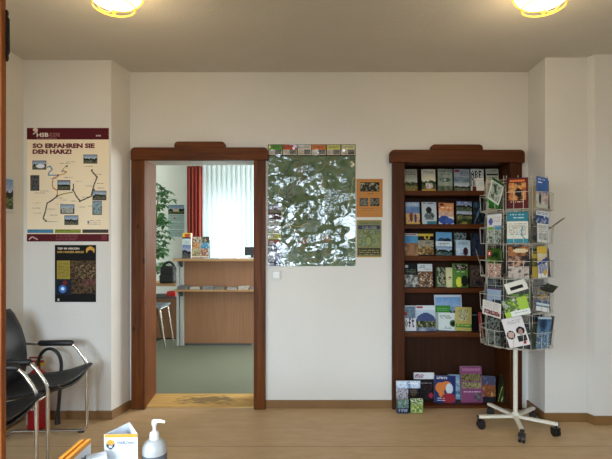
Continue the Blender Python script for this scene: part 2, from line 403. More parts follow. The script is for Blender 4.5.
# skirting
BH = .066
def skirt(name, pts):
    b = MB()
    for (x0, y0), (x1, y1) in zip(pts, pts[1:]):
        d = Vector((x1 - x0, y1 - y0)).normalized(); n = Vector((d.y, -d.x)) * .012; e = d * .008
        b.prism([(x0 - e.x, y0 - e.y), (x0 + n.x - e.x, y0 + n.y - e.y), (x1 + n.x + e.x, y1 + n.y + e.y), (x1 + e.x, y1 + e.y)], 0, BH)
    return struct(b.build(name, M_BASE))
CDX0, CDX1 = PX(131, 3.72), PX(265.2, 3.72)
CBX0, CBX1 = PX(392.5, 3.72), PX(522.3, 3.72)
skirt('baseboard_left', [(XL, 1.7), (XL, YF), (PLX0, YF), (PLX1, YB)])
skirt('baseboard_back', [(CDX1 + .002, YB), (CBX0 - .002, YB)])
skirt('baseboard_right', [(PRX + .012, YB), (PRX, PRY), (PRX2, PRY), (PRX2 + .02, PRY2), (XR, PRY2)])

# ------------------------------------------------------------------ door frame (opening without a leaf)
def frame(e, ox0, ox1, ix0, ix1, itop, head, crest, my, mx, depth0, depth1):
    (hx0, hx1, hz) = head; (cx0, cx1, cz) = crest
    MB().box(ox0, ix0, YB - .04, YB, 0, itop).build('side_casing', my, e, bevel=.004)
    MB().box(ix1, ox1, YB - .04, YB, 0, itop).build('side_casing', my, e, bevel=.004)
    def rnd(x0, x1, z0, z1, r, bot=False):
        p = [(x0, z0), (x1, z0)]
        for k in range(6): a = k / 5 * PI / 2; p.append((x1 - r + r * math.cos(a), z1 - r + r * math.sin(a)))
        for k in range(6): a = PI / 2 + k / 5 * PI / 2; p.append((x0 + r + r * math.cos(a), z1 - r + r * math.sin(a)))
        return p
    MB().prism_y(rnd(hx0, hx1, itop, hz, .035), YB - .052, YB).build('header', mx, e, bevel=.003)
    MB().prism_y(rnd(cx0, cx1, hz, cz, .03), YB - .046, YB).build('crest', mx, e, bevel=.003)
dr = struct(empty('door_1', (0, 0, 0)))
frame(dr, CDX0, CDX1, DX0, DX1, DZ, (PX(130.5, 3.71), PX(268, 3.71), PZ(147.3, 3.71)), (PX(174, 3.71), PX(225, 3.71), PZ(141.3, 3.71)), M_DOORW, M_DOORX, 0, 0)
MB().prism([(DX0 - .05, YB), (DX0, YB), (DX0 - .034, YO + .02), (DX0 - .05, YO + .02)], 0, DZ + .03).build('jamb', M_DOORW, dr)
MB().prism([(DX1, YB), (DX1 + .05, YB), (DX1 + .05, YO + .02), (DX1 + .034, YO + .02)], 0, DZ + .03).build('jamb', M_DOORW, dr)
MB().prism_x([(YB, DZ), (YO + .02, DZ + .026), (YO + .02, DZ + .05), (YB, DZ + .05)], DX0 - .05, DX1 + .05).build('lintel_board', mat('pale_lintel_paint', '#b9bcb8', .5), dr)
def sill_mat():
    m = wood('worn_threshold', '#b58f52', '#cfab68', 'x', .5)
    nt = m.node_tree; L = nt.links.new; b = nt.nodes['Principled BSDF']; src = b.inputs['Base Color'].links[0].from_socket
    tc = nt.nodes.new('ShaderNodeTexCoord'); n = nt.nodes.new('ShaderNodeTexNoise'); n.inputs['Scale'].default_value = 22; n.inputs['Detail'].default_value = 6
    mp = nt.nodes.new('ShaderNodeMapping'); mp.inputs['Scale'].default_value = (.6, 2, 1); L(tc.outputs['Object'], mp.inputs['Vector']); L(mp.outputs['Vector'], n.inputs['Vector'])
    gr = nt.nodes.new('ShaderNodeTexGradient'); gr.gradient_type = 'SPHERICAL'; m3 = nt.nodes.new('ShaderNodeMapping')
    m3.inputs['Location'].default_value = (2.0, -21.6, 0); m3.inputs['Scale'].default_value = (2.4, 5.5, 1)
    L(tc.outputs['Object'], m3.inputs['Vector']); L(m3.outputs['Vector'], gr.inputs['Vector'])
    ad = nt.nodes.new('ShaderNodeMath'); ad.operation = 'MULTIPLY_ADD'; ad.inputs[1].default_value = .5; L(gr.outputs['Fac'], ad.inputs[0]); L(n.outputs['Fac'], ad.inputs[2])
    r = nt.nodes.new('ShaderNodeValToRGB'); r.color_ramp.elements[0].position = .68; r.color_ramp.elements[1].position = .82
    r.color_ramp.elements[0].color = (0, 0, 0, 1); r.color_ramp.elements[1].color = (.75,) * 3 + (1,); L(ad.outputs[0], r.inputs['Fac'])
    mx = nt.nodes.new('ShaderNodeMix'); mx.data_type = 'RGBA'; L(r.outputs['Color'], mx.inputs[0]); L(src, mx.inputs[6]); mx.inputs[7].default_value = hx('#4c4334') + (1,)
    L(mx.outputs[2], b.inputs['Base Color']); return m
MB().box(DX0 - .034, DX1 + .034, YB, YO + .01, 0, .010).build('threshold', sill_mat(), dr, bevel=.003)

# ------------------------------------------------------------------ bookcase built into the wall
bc = empty('bookcase', ((BX0 + BX1) / 2, YB, 0), 0, 'dark brown wooden bookcase set into the white wall, with a stepped crest and five shelves', 'bookcase')
def rel(o, e):                                     # parts are built in world space, then hung under an Empty
    o.parent = e; o.matrix_parent_inverse = Matrix.Translation(e.location).inverted() if True else None
    return o
tmp = empty('tmp')
frame(tmp, CBX0, CBX1, BX0, BX1, BZ, (PX(390, 3.71), PX(525, 3.71), PZ(149.7, 3.71)), (PX(431.3, 3.71), PX(483.3, 3.71), PZ(144.2, 3.71)), M_CASEW, M_CASEX, 0, 0)
for o in [x for x in C.objects if x.parent == tmp]: rel(o, bc)
bpy.data.objects.remove(tmp)
YBK = 4.03
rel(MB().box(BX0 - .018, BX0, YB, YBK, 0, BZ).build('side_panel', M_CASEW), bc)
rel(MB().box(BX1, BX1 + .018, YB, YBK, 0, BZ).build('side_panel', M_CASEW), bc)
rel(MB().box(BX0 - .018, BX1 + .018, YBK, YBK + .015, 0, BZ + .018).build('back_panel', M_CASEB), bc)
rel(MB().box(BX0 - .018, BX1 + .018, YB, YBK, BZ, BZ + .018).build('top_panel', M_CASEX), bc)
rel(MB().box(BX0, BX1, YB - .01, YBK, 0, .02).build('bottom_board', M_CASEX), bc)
YS = 3.785
SH = []
for a in (190.6, 224.0, 256.0, 288.2, 332.6):
    z = PZ(a, YS); SH.append(z)
    rel(MB().box(BX0, BX1, YS, YBK, z - .038, z).build('shelf', M_CASEX, bevel=.003), bc)

# ------------------------------------------------------------------ brochures on the shelves
def lean_piece(name, px0, px1, yt, zb, Y, ops, label, cat, group, lean=9, roll=0, yaw=0, t=.006, **k):
    W = (px1 - px0) * Y / F; zt = PZ(yt, Y); th = math.radians(lean)
    h = (zt - zb) / math.cos(th)
    o = sheet(name, W, h, ops, t=t, **k)
    r = math.radians(roll)
    o.rotation_euler = (-th, r, math.radians(yaw))
    o.location = (PX((px0 + px1) / 2, Y), Y, zb + .001 + abs(math.sin(r)) * W / 2)
    return tag(o, label, cat, group)
G1, G2, G3, G4, G5, G6 = ['brochures on the %s shelf of the bookcase' % s for s in ('top', 'second', 'third', 'fourth', 'fifth')] + ['books at the foot of the bookcase']
YK = 3.875
rows = [
 (0, G1, [
  (405, 417.6, 168.8, 0, [('r',0,0,1,.3,'#b9b6a4'),('t',.1,.08,.9,.28,'#4d4a3c'),('L',0,.28,1,1,'#a8a890','#5d6b2d','#a48a3a'),('n',0,.88,1,1,['#c9a23a','#7a6a2a'])], 'slim brochure with beige title and olive field photo, left end of top shelf'),
  (422, 436, 169, 1, [('r',0,0,1,.26,'#d8d3bf'),('t',.1,.06,.9,.2,'#77705a'),('L',0,.24,1,.9,'#d8cfa8','#3f6a2c','#6a4a2a'),('n',.3,.6,.8,.85,['#b85a3a','#eee','#5a7a3a'],.8),('r',0,.9,1,1,'#d9a92e')], 'cream brochure with green meadow photo and yellow foot, second on top shelf'),
  (438, 452.6, 168.8, 2, [('n',0,0,1,1,['#b9bcae','#9aa596'],.2),('t',.08,.05,.92,.16,'#3c4a3c',2),('t',.1,.2,.9,.28,'#3c4a3c'),('e',.1,.38,.9,.58,'#4f7f5a'),('n',.2,.43,.8,.52,['#dde','#355c3a']),('n',0,.75,1,1,['#56684f','#8a957c'])], 'grey-green brochure with dark heading and green oval, third on top shelf'),
  (454.2, 469.7, 169, 3, [('r',0,0,1,.34,'#a9b0b6'),('r',.05,.05,.35,.15,'#a0203a'),('t',.4,.12,.95,.3,'#667'),('n',0,.34,1,.7,['#6f8796','#93a3ac','#4f6573'],.3),('L',0,.6,1,1,'#9fb0b8','#54604a','#6f7d4a')], 'grey brochure with small red mark and lake photo, fourth on top shelf'),
  (471, 484, 169, 4, [('r',0,0,1,1,'#dcdcd6'),('w','ABE',.07,.10,'#222b33',2),('w','N',.07,.46,'#222b33',2),('r',.1,.8,.4,1,'#7b2335')], 'white brochure with large dark letters ABE on the top shelf'),
  (487, 499.5, 168.5, 5, [('r',0,0,1,1,'#cfcbb9'),('r',.05,.2,.95,.27,'#33352c'),('t',.1,.05,.9,.16,'#77725c'),('t',.1,.34,.9,.6,'#88836c',3),('n',.1,.65,.9,.9,['#8f8d6f','#bdb99f'])], 'pale cream brochure with a dark bar, right end of top shelf'),
 ]),
 (1, G2, [
  (406, 420, 202, 0, [('r',0,0,1,.2,'#a9c1da'),('t',.1,.05,.9,.16,'#fff'),('n',0,.2,1,.55,['#5a82b8','#8fb0d8'],.2),('n',0,.5,1,1,['#d8b070','#e8c898','#b05a3a'],.5),('e',.3,.45,.5,.9,'#8a4a2a'),('e',.62,.5,.8,.95,'#3a5a8a'),('r',0,.93,1,1,'#e0c04a')], 'blue and sand coloured brochure with figures, left end of second shelf'),
  (422.3, 437, 202, 1, [('r',0,0,1,1,'#c9d3d8'),('t',.1,.05,.8,.12,'#445'),('e',.3,.2,.65,.5,'#22252a'),('e',.15,.45,.85,.8,'#2c2f34'),('n',.25,.5,.75,.78,['#22252a','#9aa'],.9),('r',.35,.86,1,1,'#3f8a9a')], 'pale brochure with black motorcyclist picture, second on second shelf'),
  (438.8, 453.8, 203, 2, [('n',0,0,1,.5,['#d9843a','#e8b070','#c8603a'],.4),('r',.05,.05,.35,.15,'#8a2a2a'),('n',0,.4,1,.65,['#c9a0a8','#e0c8a0'],.4),('e',-.1,.6,.7,1.1,'#2f5aa8'),('e',.4,.7,1.2,1.1,'#3f6ab8'),('t',.1,.2,.9,.3,'#fff')], 'orange brochure with blue hills at its foot, on second shelf'),
  (457, 472, 201.5, 3, [('L',0,0,1,.42,'#6a80b8','#2f4a3a','#4a6a3a'),('L',0,.42,1,.75,'#8aa0c0','#2f4a2a','#8a8a3a'),('n',0,.75,1,1,['#c9a04a','#4a6a3a','#222']),('t',.1,.05,.9,.12,'#fff')], 'thick guide with yellow spine and stacked landscape photos, second shelf'),
  (474, 484, 202, 4, [('n',0,0,1,1,['#151b22','#24384a','#3f7a9a'],.3),('line',[(.1,.9),(.7,.2)],'#7aa0b0',1)], 'dark blue leaflet leaning beside the wire rack on second shelf'),
  (487, 499, 202, 5, [('r',0,0,1,1,'#8f9a94'),('n',0,.3,1,.8,['#345','#788','#ab9'],.4)], 'grey-green leaflet behind the wire rack at right of second shelf'),
 ]),
 (2, G3, [
  (405, 418.4, 233.5, 0, [('r',0,0,1,.12,'#e9dfdc'),('r',0,.03,.9,.08,'#a03a3a'),('n',0,.12,1,.42,['#4a9ac8','#69b4d8'],.2),('n',0,.42,1,1,['#c9a878','#a87f58','#7f6a5a'],.3),('e',.35,.5,.7,1.1,'#b98a60')], 'turquoise and sand brochure with red and white top, left end of third shelf'),
  (418.6, 434, 233, 1, [('r',0,0,1,1,'#24231d'),('r',0,.02,1,.13,'#e3c63a'),('e',.4,.1,.75,.3,'#d9b93a'),('e',.48,.14,.68,.26,'#24231d'),('n',0,.33,1,.62,['#8a8a80','#b5ad98','#5a6258'],.5),('n',0,.62,1,.95,['#b08a50','#5c4a2f','#d0b070'],.5)], 'black brochure with bright yellow top and cave photos, third shelf'),
  (436, 452, 232.5, 2, [('r',0,0,1,.4,'#78b4d8'),('e',.1,.25,.6,.48,'#35607a'),('e',.5,.25,.95,.42,'#2f3f4a'),('r',0,.4,1,.64,'#dfe9ee'),('t',.1,.48,.9,.6,'#567'),('L',0,.62,1,1,'#5a90b8','#2c4a34','#3a6a78')], 'light blue brochure with skiing figures, middle of third shelf'),
  (454.5, 466.5, 233, 3, [('n',0,0,1,.5,['#2a3a34','#7a8a84','#b0bab8'],.6),('n',0,.5,1,1,['#2a3a4a','#5a6a74'])], 'dark tree-pattern brochure standing behind a white one, third shelf'),
  (456, 470.5, 240.5, -1, [('r',0,0,1,1,'#b9cfde'),('t',.15,.12,.85,.3,'#24405a',2),('n',0,.5,1,1,['#d8e4ec','#a8c0d4'],.4),('e',.5,.45,.85,1,'#4a2035')], 'small white and blue brochure with dark figure, in front on third shelf'),
  (472, 484.5, 233.5, 5, [('n',0,0,1,1,['#2f2a2c','#3a4f6a','#5a4238'],.3)], 'dark brown and blue brochure, fifth place on third shelf'),
  (487, 499, 233.5, 6, [('n',0,0,1,1,['#525a58','#7a7468','#a39a88'],.4)], 'grey patterned brochure at right end of third shelf'),
 ]),
 (3, G4, [
  (405, 418, 264.6, 0, [('r',0,0,1,.48,'#25282a'),('r',.05,.03,.3,.13,'#ddd'),('t',.1,.2,.9,.4,'#8a9a7a'),('n',0,.46,1,1,['#3a3a38','#a8a8a2','#e0e0da'],.5)], 'black brochure with grey animal picture, left end of fourth shelf'),
  (418.3, 433, 264.2, 1, [('r',0,0,1,.32,'#e4e6e2'),('t',.1,.08,.5,.2,'#4a6a8a',2),('t',.45,.2,.9,.3,'#777'),('n',0,.32,1,1,['#d8c8a0','#a85a34','#2f4a34','#f0e8d8'],.7)], 'white topped brochure with colourful crowd photo, second on fourth shelf'),
  (436, 447, 267.8, 2, [('n',0,0,1,1,['#1f3a24','#4a6a3a','#c8c0a8','#7a3a2a'],.6),('r',0,0,.12,1,'#2f5a34')], 'dark green photo leaflet half covered by a cream one, fourth shelf'),
  (446.5, 454.8, 267.8, 8, [('r',0,0,1,1,'#d9d6a6'),('t',.2,.5,.8,.6,'#776'),('e',.35,.45,.55,.55,'#3a3a30')], 'narrow cream leaflet with tiny mark on fourth shelf'),
  (452.6, 468.2, 264.3, 3, [('r',0,0,1,1,'#63913a'),('n',.1,.02,.95,.24,['#e0d8c8','#5a3a30','#2f2f2f'],.9),('t',.2,.33,.8,.4,'#e8f0d8'),('e',.2,.58,.6,1.1,'#d9dc3a'),('e',.55,.5,1.05,.95,'#23271f')], 'green brochure with yellow flame shape, fourth shelf'),
  (470, 484, 266, 4, [('r',0,0,1,1,'#6a5444'),('n',.1,.08,.9,.5,['#2a221e','#8a7260'],.5),('n',.1,.6,.9,.95,['#1f1b1a','#6a5a50'],.5)], 'brown brochure with dark photos, fourth shelf beside wire rack'),
  (487, 499, 265, 5, [('n',0,0,1,1,['#3a4034','#8a8a7a'],.4)], 'olive grey brochure at right end of fourth shelf'),
 ]),
 (4, G5, [
  (405, 416.3, 306.2, 0, [('r',0,0,1,1,'#e4e6ea'),('n',.05,.04,.95,.5,['#a8b8d0','#6a7a9a','#9ac0a8'],.7),('w','oft',.04,.5,'#3a3560',2),('r',0,.25,.2,.4,'#b8284a'),('t',.1,.8,.6,.84,'#b05a5a')], 'white booklet with purple lettering, left end of fifth shelf'),
  (416.6, 436, 306, 1, [('r',0,0,1,1,'#dce3e8'),('r',.05,.05,.35,.1,'#b0403a'),('r',0,.18,1,.5,'#c3d3e0'),('e',-.1,.3,1.1,1.1,'#4a5c8c'),('n',0,.62,1,.86,['#1f3020','#4a5a34','#c0b890'],.6),('n',0,.86,1,1,['#b8c0c8','#5a6a8a'])], 'booklet with blue mountain on its cover, fifth shelf'),
  (435.4, 463, 295.4, 2, [('r',0,0,1,1,'#dfe6ea'),('L',.05,.06,.95,1,'#6fa6d8','#26402c','#7a8a5a')], 'wide landscape picture book at the back of the fifth shelf'),
  (436.5, 451, 306, 9, [('r',0,0,1,.3,'#4fa23c'),('r',0,.3,1,1,'#d3e2dc'),('t',.1,.1,.9,.2,'#9fd08a')], 'white leaflet with bright green top on fifth shelf'),
  (438.5, 456.5, 313.5, 3, [('r',0,0,1,1,'#dbe4e2'),('t',.1,.16,.7,.36,'#44663f',2),('e',.62,.4,1.05,.8,'#4f7a55'),('e',.7,.5,.95,.7,'#1f2c22'),('t',.3,.8,.7,.92,'#4a6a4a')], 'white brochure with green heading and leaf emblem, front of fifth shelf'),
  (455, 471.5, 308, 4, [('r',0,0,1,1,'#c5b86a'),('n',.2,.1,.8,.58,['#2a2a20','#e0d8b0','#5a7a3a'],.9),('r',.05,.7,1,.86,'#5f9a34'),('t',.1,.76,.9,.8,'#dfe8a0')], 'tan and green brochure with figures, tilted on fifth shelf'),
  (471.5, 479, 312.5, 5, [('r',0,0,1,1,'#131316'),('t',.15,.15,.9,.22,'#bbb')], 'black booklet with small white title beside the red one, fifth shelf'),
  (479.3, 482.6, 312.5, 6, [('r',0,0,1,1,'#b03426')], 'narrow red booklet at the right of fifth shelf'),
  (485, 499, 304, 7, [('n',0,0,1,1,['#2f4a2a','#8a9a7a','#3a3a34'],.3)], 'green and grey booklet behind the wire rack, fifth shelf'),
 ])]
FR = {-1: 3.835, 8: 3.85, 9: 3.895, 3: None}
for si, grp, items in rows:
    for q, (a, b_, yt, code, ops, lab) in enumerate(items):
        Y = YK
        kk = dict(lean=8, roll=(2 if code in (2, 3, 4) else 0), t=.012 if (si == 1 and code == 3) else .005, bow=random.Random(si * 10 + q).uniform(-.004, .0))
        if si == 2 and code == -1: Y = 3.84; kk['roll'] = 2
        if si == 2 and code == 3: Y = 3.89
        if si == 3 and code == 8: Y = 3.855
        if si == 3 and code == 2: Y = 3.885; kk['roll'] = 2
        if si == 3 and code == 3: Y = 3.84
        if si == 4:
            Y = {0: 3.86, 1: 3.85, 2: 3.945, 9: 3.905, 3: 3.86, 4: 3.835, 5: 3.88, 6: 3.88, 7: 3.9}[code]
            if code == 6: kk.update(t=.02)
            if code in (2, 0, 1): kk['roll'] = 0
            if code == 4: kk['roll'] = 3
        paper = '#d8b03a' if (si == 1 and code == 3) else '#d8d6d0'
        o = lean_piece('brochure', a, b_, yt, SH[si], Y, ops, lab, 'brochure', grp, seed=si * 20 + q, paper=paper,
                       nx=28 if (si == 4 and code in (1, 2)) else (24 if code == 3 and si == 4 else 18) if not (si in (0, 4) and code in (2, 4, 0)) else 28, nz=28, **kk)
# small white folded leaflet in front of the ABE brochure
lean_piece('leaflet', 477, 485, 178, SH[0], 3.83, [('r',0,0,1,1,'#e4e3dc'),('t',.1,.2,.9,.6,'#aaa',3)], 'small plain white leaflet in front of the brochure lettered ABE', 'leaflet', G1, lean=8, roll=-4, t=.003)
# foot of the bookcase
ZS = .02
fl = [
 ('display_box', 435 - 20.5, 435, 373.7, 3.87, 0, [('r',0,0,1,1,'#151316'),('r',0,0,1,.23,'#e6e6ea'),('t',.06,.05,.5,.18,'#8a2050',1),('n',.05,.3,.95,.95,['#151316','#2a2024','#5a2a34'],.5),('e',.7,.72,.92,.9,'#c02050'),('t',.3,.35,.9,.42,'#bbb')], 'black book with white header band, leaning at the foot of the bookcase', 'book', .03, 0, 30),
 ('book', 447.5, 463.4, 376, 3.9, 0, [('r',0,0,1,1,'#8cb9d2'),('n',.2,.1,.9,.9,['#8cb9d2','#c8dfe8','#4a8ab0'],.3),('r',0,0,.15,1,'#3f7fa5')], 'light blue book half hidden behind the orange and blue one', 'book', .02, 3, 20),
 ('book', 434.5, 455.8, 377, 3.81, 0, [('r',0,0,1,1,'#233a78'),('e',.02,.25,.5,.65,'#d8832f'),('e',.35,.2,.8,.5,'#d8832f'),('e',.2,.5,.45,.8,'#d8832f'),('e',.52,.28,.86,.66,'#cfd8e2'),('e',.35,.64,1.15,1.4,'#a02035'),('t',.1,.06,.6,.12,'#fff'),('t',.15,.82,.5,.95,'#e8e8f0',3)], 'blue book with orange map shapes and a pale head, foot of bookcase', 'book', .02, 2, 30),
 ('book', 462, 483, 367.7, 3.83, 0, [('r',0,0,1,1,'#94507c'),('r',.05,.04,.95,.12,'#ac7496'),('n',.03,.2,.97,.4,['#2a2a24','#9a8a5a','#5a6a4a'],.8),('n',.03,.44,.97,.62,['#3a3428','#b0a070','#4a5a6a'],.8),('n',.6,.75,.95,.95,['#33303a','#8a8088'],.3),('t',.05,.68,.9,.72,'#f0d8e8')], 'tall magenta book with bands of photos, foot of the bookcase', 'book', .035, 0, 30),
 ('book', 481.5, 495.5, 377.5, 3.84, 0, [('n',0,0,1,.35,['#7a5a6a','#3f5a7a','#a08a8a'],.4),('n',0,.35,1,.8,['#c06a2f','#7a4a2a','#d8a060'],.4),('r',0,.8,1,1,'#2a2f3a')], 'orange and violet book beside the tall magenta book', 'book', .02, 3, 20),
]
for nm, a, b_, yt, Y, k, ops, lab, cat, t, roll, n in fl:
    lean_piece('book', a, b_, yt, ZS, Y, ops, lab, cat, G6, lean=7, roll=roll, t=t, nx=n, nz=int(n * 1.3), seed=int(a))
lean_piece('leaflet', 497.5, 508, 377, ZS, 3.82, [('r',0,0,1,1,'#2c3c26'),('line',[(.1,1),(.3,.5),(.8,.05)],'#b0c040',1),('line',[(.4,1),(.6,.5),(.95,.2)],'#d8d080',1),('n',.4,.3,.7,.8,['#1f2a1c','#4a6a2f'])], 'dark green curved leaflet leaning at the right side of the bookcase foot', 'leaflet', G6, lean=6, roll=8, yaw=-10, t=.004, bow=.012, curl=.01)
# small counter display standing out on the floor
Y = 3.635
d = empty('leaflet_display', (PX(408, Y), Y, 0), 0, 'small dark counter display with blue banner and leaflets, on floor before bookcase', 'display', G6)
def lp(name, px0, px1, yt, yb, dy, ops, **k):
    W = (px1 - px0) * Y / F; o = sheet(name, W, (yb - yt) * Y / F, ops, parent=d, **k)
    o.location = (PX((px0 + px1) / 2, Y) - d.location.x, dy, max(.001, PZ(yb, Y))); return o
lp('tray', 397, 420, 385, 413.5, 0.012, [('r',0,0,1,1,'#14151b'),('n',.0,.1,.5,.5,['#14151b','#c8c8d0','#3a2a5a'],.9),('e',.6,.15,.85,.4,'#5a4a2a'),('t',.5,.1,.95,.3,'#667')], t=.03, nx=30, nz=34)
lp('banner', 396.3, 420.5, 381, 388.5, 0.006, [('n',0,0,1,1,['#3f78b8','#dfe9f2','#6fa0d0'],.25),('t',.1,.2,.9,.5,'#fff')], t=.003, nx=26, nz=8)
lp('leaflet', 397.5, 408.5, 400, 413.8, -.002, [('n',0,0,1,.6,['#3f6a8a','#8fb0a0','#2a4a5a','#c8d0b0'],.5),('r',0,.6,1,1,'#223a5a'),('t',.1,.7,.9,.9,'#dde')], t=.008, nx=20, nz=26)
lp('leaflet', 410.5, 422.8, 398.3, 412.8, -.006, [('n',0,0,1,.45,['#e0e8d0','#5a3a30','#8ab84a','#ffffff'],.8),('r',0,.45,1,1,'#96ac48'),('n',.1,.55,.9,.95,['#3a6a2a','#a8b868','#e0e4d8'],.5)], t=.006, nx=22, nz=26)

# ------------------------------------------------------------------ posters and the map
YW = YB - .003
def wall_sheet(name, px0, px1, y0, y1, Yw, ops, nx, nz, m, label, cat, group=None, t=.002, roll=0, bow=0, seed=3, gap=0):
    W, H = (px1 - px0) * Yw / F, (y1 - y0) * Yw / F
    e = empty(name, (PX((px0 + px1) / 2, Yw), Yw - t - gap, PZ(y1, Yw)), 0, label, cat, group)
    s = sheet('sheet', W, H, ops, t=t, nx=nx, nz=nz, m=m, parent=e, seed=seed, bow=bow)
    e.rotation_euler = (0, math.radians(roll), 0)
    return e, W, H
CREAMP = '#f2e4c8'; BUR = '#6a1322'
ph = ['#30402c', '#8a95a0', '#c8ccc8', '#5a4a38']
def U(px): return (px - 27) / 82.0
def V(py): return (py - 128) / 113.5
def photo(x0, y0, x1, y1, sky='#6f90b0', hill='#2f3f2a', gr='#6a6a50'): return [('r', U(x0) - .006, V(y0) - .005, U(x1) + .006, V(y1) + .005, '#5f5a50'), ('L', U(x0), V(y0), U(x1), V(y1), sky, hill, gr)]
ops = [('r',0,0,1,1,CREAMP), ('r',0,0,1,V(139.8),BUR),
       ('line',[(U(34),V(129)),(U(37),V(131)),(U(33),V(134))],'#e0cfc0',2), ('e',U(33),V(128),U(38),V(131.5),'#e0cfc0'),
       ('t',U(49.5),V(133),U(60),V(136.5),'#d8a8a0',2), ('t',U(37),V(138),U(57),V(138.6),'#d8a8a0'), ('t',U(96),V(135),U(101),V(136.6),'#e6d8cc',1)]
for p in [(33,161,46,169), (84,155,97,163), (58,181,70,189.5), (31,176,39,190), (93,191.5,106,199.5), (93,201.5,101.5,214.5), (61,205,74,213.5), (65,216,78,224.5)]: ops += photo(*p)
ops += [('n',U(31),V(176),U(39),V(190),['#2a2a2a','#777','#445'],.5), ('e',U(36),V(164),U(45),V(168),'#e8ecf0'), ('n',U(62),V(208),U(73),V(213),['#2a3a24','#cfd0c8','#5a6a4a'],.6), ('n',U(93.6),V(203),U(101),V(214),['#223','#a8c0c8','#344a34'],.4)]
P = lambda *a: [(U(x), V(y)) for x, y in a]
ops += [('line',P((47,167),(50,166),(52,169),(49,172),(48,175),(58,175)),'#5a90b8',2), ('line',P((58,175),(63,174),(66,172),(62,170)),'#d8a860',2), ('line',P((58,176),(53,178),(52,184),(53,188),(57,190),(57,195)),'#c88a50',2),
        ('line',P((62,172),(64,168),(67,165.5)),'#3a3428',1), ('line',P((57,196),(52,200),(47,203),(45,212),(43,218),(46,221)),'#3a3428',2), ('line',P((57,196),(62,194),(72,192)),'#a8a048',2),
        ('line',P((73,184),(73,190),(76,196),(80,201),(91,196),(94,184),(97,177),(91,170)),'#4a4436',2)]
R = random.Random(5)
for (x, y, w_) in [(50,178,10),(60,163,14),(66,161.5,12),(84,166,12),(64,177,12),(76,181,10),(86,186,10),(97,188,10),(33,203,10),(32,208,12),(34,213,10),(40,191,12),(56,204,10),(56,198,9),(88,206,10),(82,197,8),(78,207,9),(35,193,14),(60,218,0),(94,174,10),(97,183,9),(44,221.5,18),(60,171,11),(47,209,12),(50,215,10),(90,220.5,15),(90,222.2,13),(90,224,14),(60,200,10),(71,201,8)]:
    if w_: ops += [('t',U(x),V(y),U(x + w_ * .75),V(y) + .006,'#6a6050')]
for (x, y) in [(57,196),(73,190),(94,190),(58,175),(67,166),(92,170),(80,201),(46,221)]: ops += [('e',U(x)-.012,V(y)-.009,U(x)+.014,V(y)+.01,'#6a6248')]
ops += [('r',U(87.5),V(221),U(89.5),V(222.7),'#5a90b8'), ('r',U(87.5),V(222.7),U(89.5),V(224.5),'#d8b050')]
ops += [('r',U(27.5),V(229.5),U(53.5),V(233),'#4a8fb0'), ('r',U(55),V(229.5),U(81),V(233),'#90a03a'), ('r',U(82.5),V(229.5),U(108.5),V(233),'#5c5650'), ('t',U(29),V(230.5),U(40),V(231.3),'#1a3a4a'), ('t',U(56),V(230.5),U(70),V(231.3),'#3a4010'), ('t',U(84),V(230.5),U(98),V(231.3),'#222'),
        ('r',0,V(233.8),1,1,BUR), ('t',U(56),V(234.8),U(78),V(240),'#b0707a',3), ('line',P((29,239),(32,236.5),(37,239)),'#d8b8b8',2), ('r',U(101.5),V(235),U(107),V(240),'#8a3a44')]
e, W, H = wall_sheet('poster', 27, 109, 128, 241.5, YF - .001, ops, 164, 226, M_POSTER, 'large cream and burgundy railway network poster on white wall above chairs', 'poster')
MT_BUR = mat('burgundy_ink', '#6a1220', .5); MT_LT = mat('pale_ink', '#e6d8cc', .5); MT_Y = mat('ochre_ink', '#c9a24a', .5)
sx = W / 82.0
def onp(e, W, H, px0, py0, s, mt, px, wpx, base, hpx, thick=0, italic=0, Yw=YF):
    k = Yw / F
    return lettering(s, mt, e, -W / 2 + (px - px0) * k, H - (base - py0) * k, -.0008, wpx * k, hpx * k, thick, italic)
onp(e, W, H, 27, 128, 'HSB', MT_LT, 36.8, 12, 137, 4.2, .03)
onp(e, W, H, 27, 128, 'SO ERFAHREN SIE', MT_BUR, 32.8, 62, 148.2, 4.8, .055)
onp(e, W, H, 27, 128, 'DEN HARZ!', MT_BUR, 32.8, 39, 154.1, 4.8, .055)
ops = [('r',0,0,1,1,'#141312'), ('n',.36,.27,1,.85,['#1a140e','#4a3822','#7a6240','#1a1410','#5a3c28'],.2), ('e',.45,.3,.95,.45,'#5a482c'), ('n',.5,.33,1,.6,['#201810','#5a4830','#a08860'],.45),
       ('n',.0,.6,.4,.88,['#14181f','#1f2f4a','#2f2420'],.3), ('e',.1,.7,.28,.84,'#3a78c0'), ('e',.15,.74,.23,.8,'#c8e8ff'), ('e',.18,.62,.3,.7,'#802a20'),
       ('r',.05,.27,.37,.6,'#a8983a'), ('t',.08,.32,.34,.56,'#3f3a1a',3), ('e',.76,.03,.96,.17,'#d8a83a'), ('e',.78,.09,.94,.19,'#141312'), ('t',.06,.165,.7,.17,'#b8a860'), ('r',.06,.94,.11,.985,'#b8b8b0'), ('t',.13,.955,.5,.96,'#aaa'), ('n',.7,.6,.98,.72,['#8a5a50','#3a2a20'],.4)]
e, W, H = wall_sheet('poster', 55, 96.2, 245, 302, YF - .001, ops, 82, 114, M_POSTER, 'black cave poster with yellow text box, hanging below the cream railway poster', 'poster', seed=8)
onp(e, W, H, 55, 245, 'TIEF IM HERZEN', MT_LT, 57.5, 22, 249.5, 1.9, .03)
onp(e, W, H, 55, 245, 'DER HARZER BERGE', MT_Y, 57.5, 26.5, 253, 2, .03)
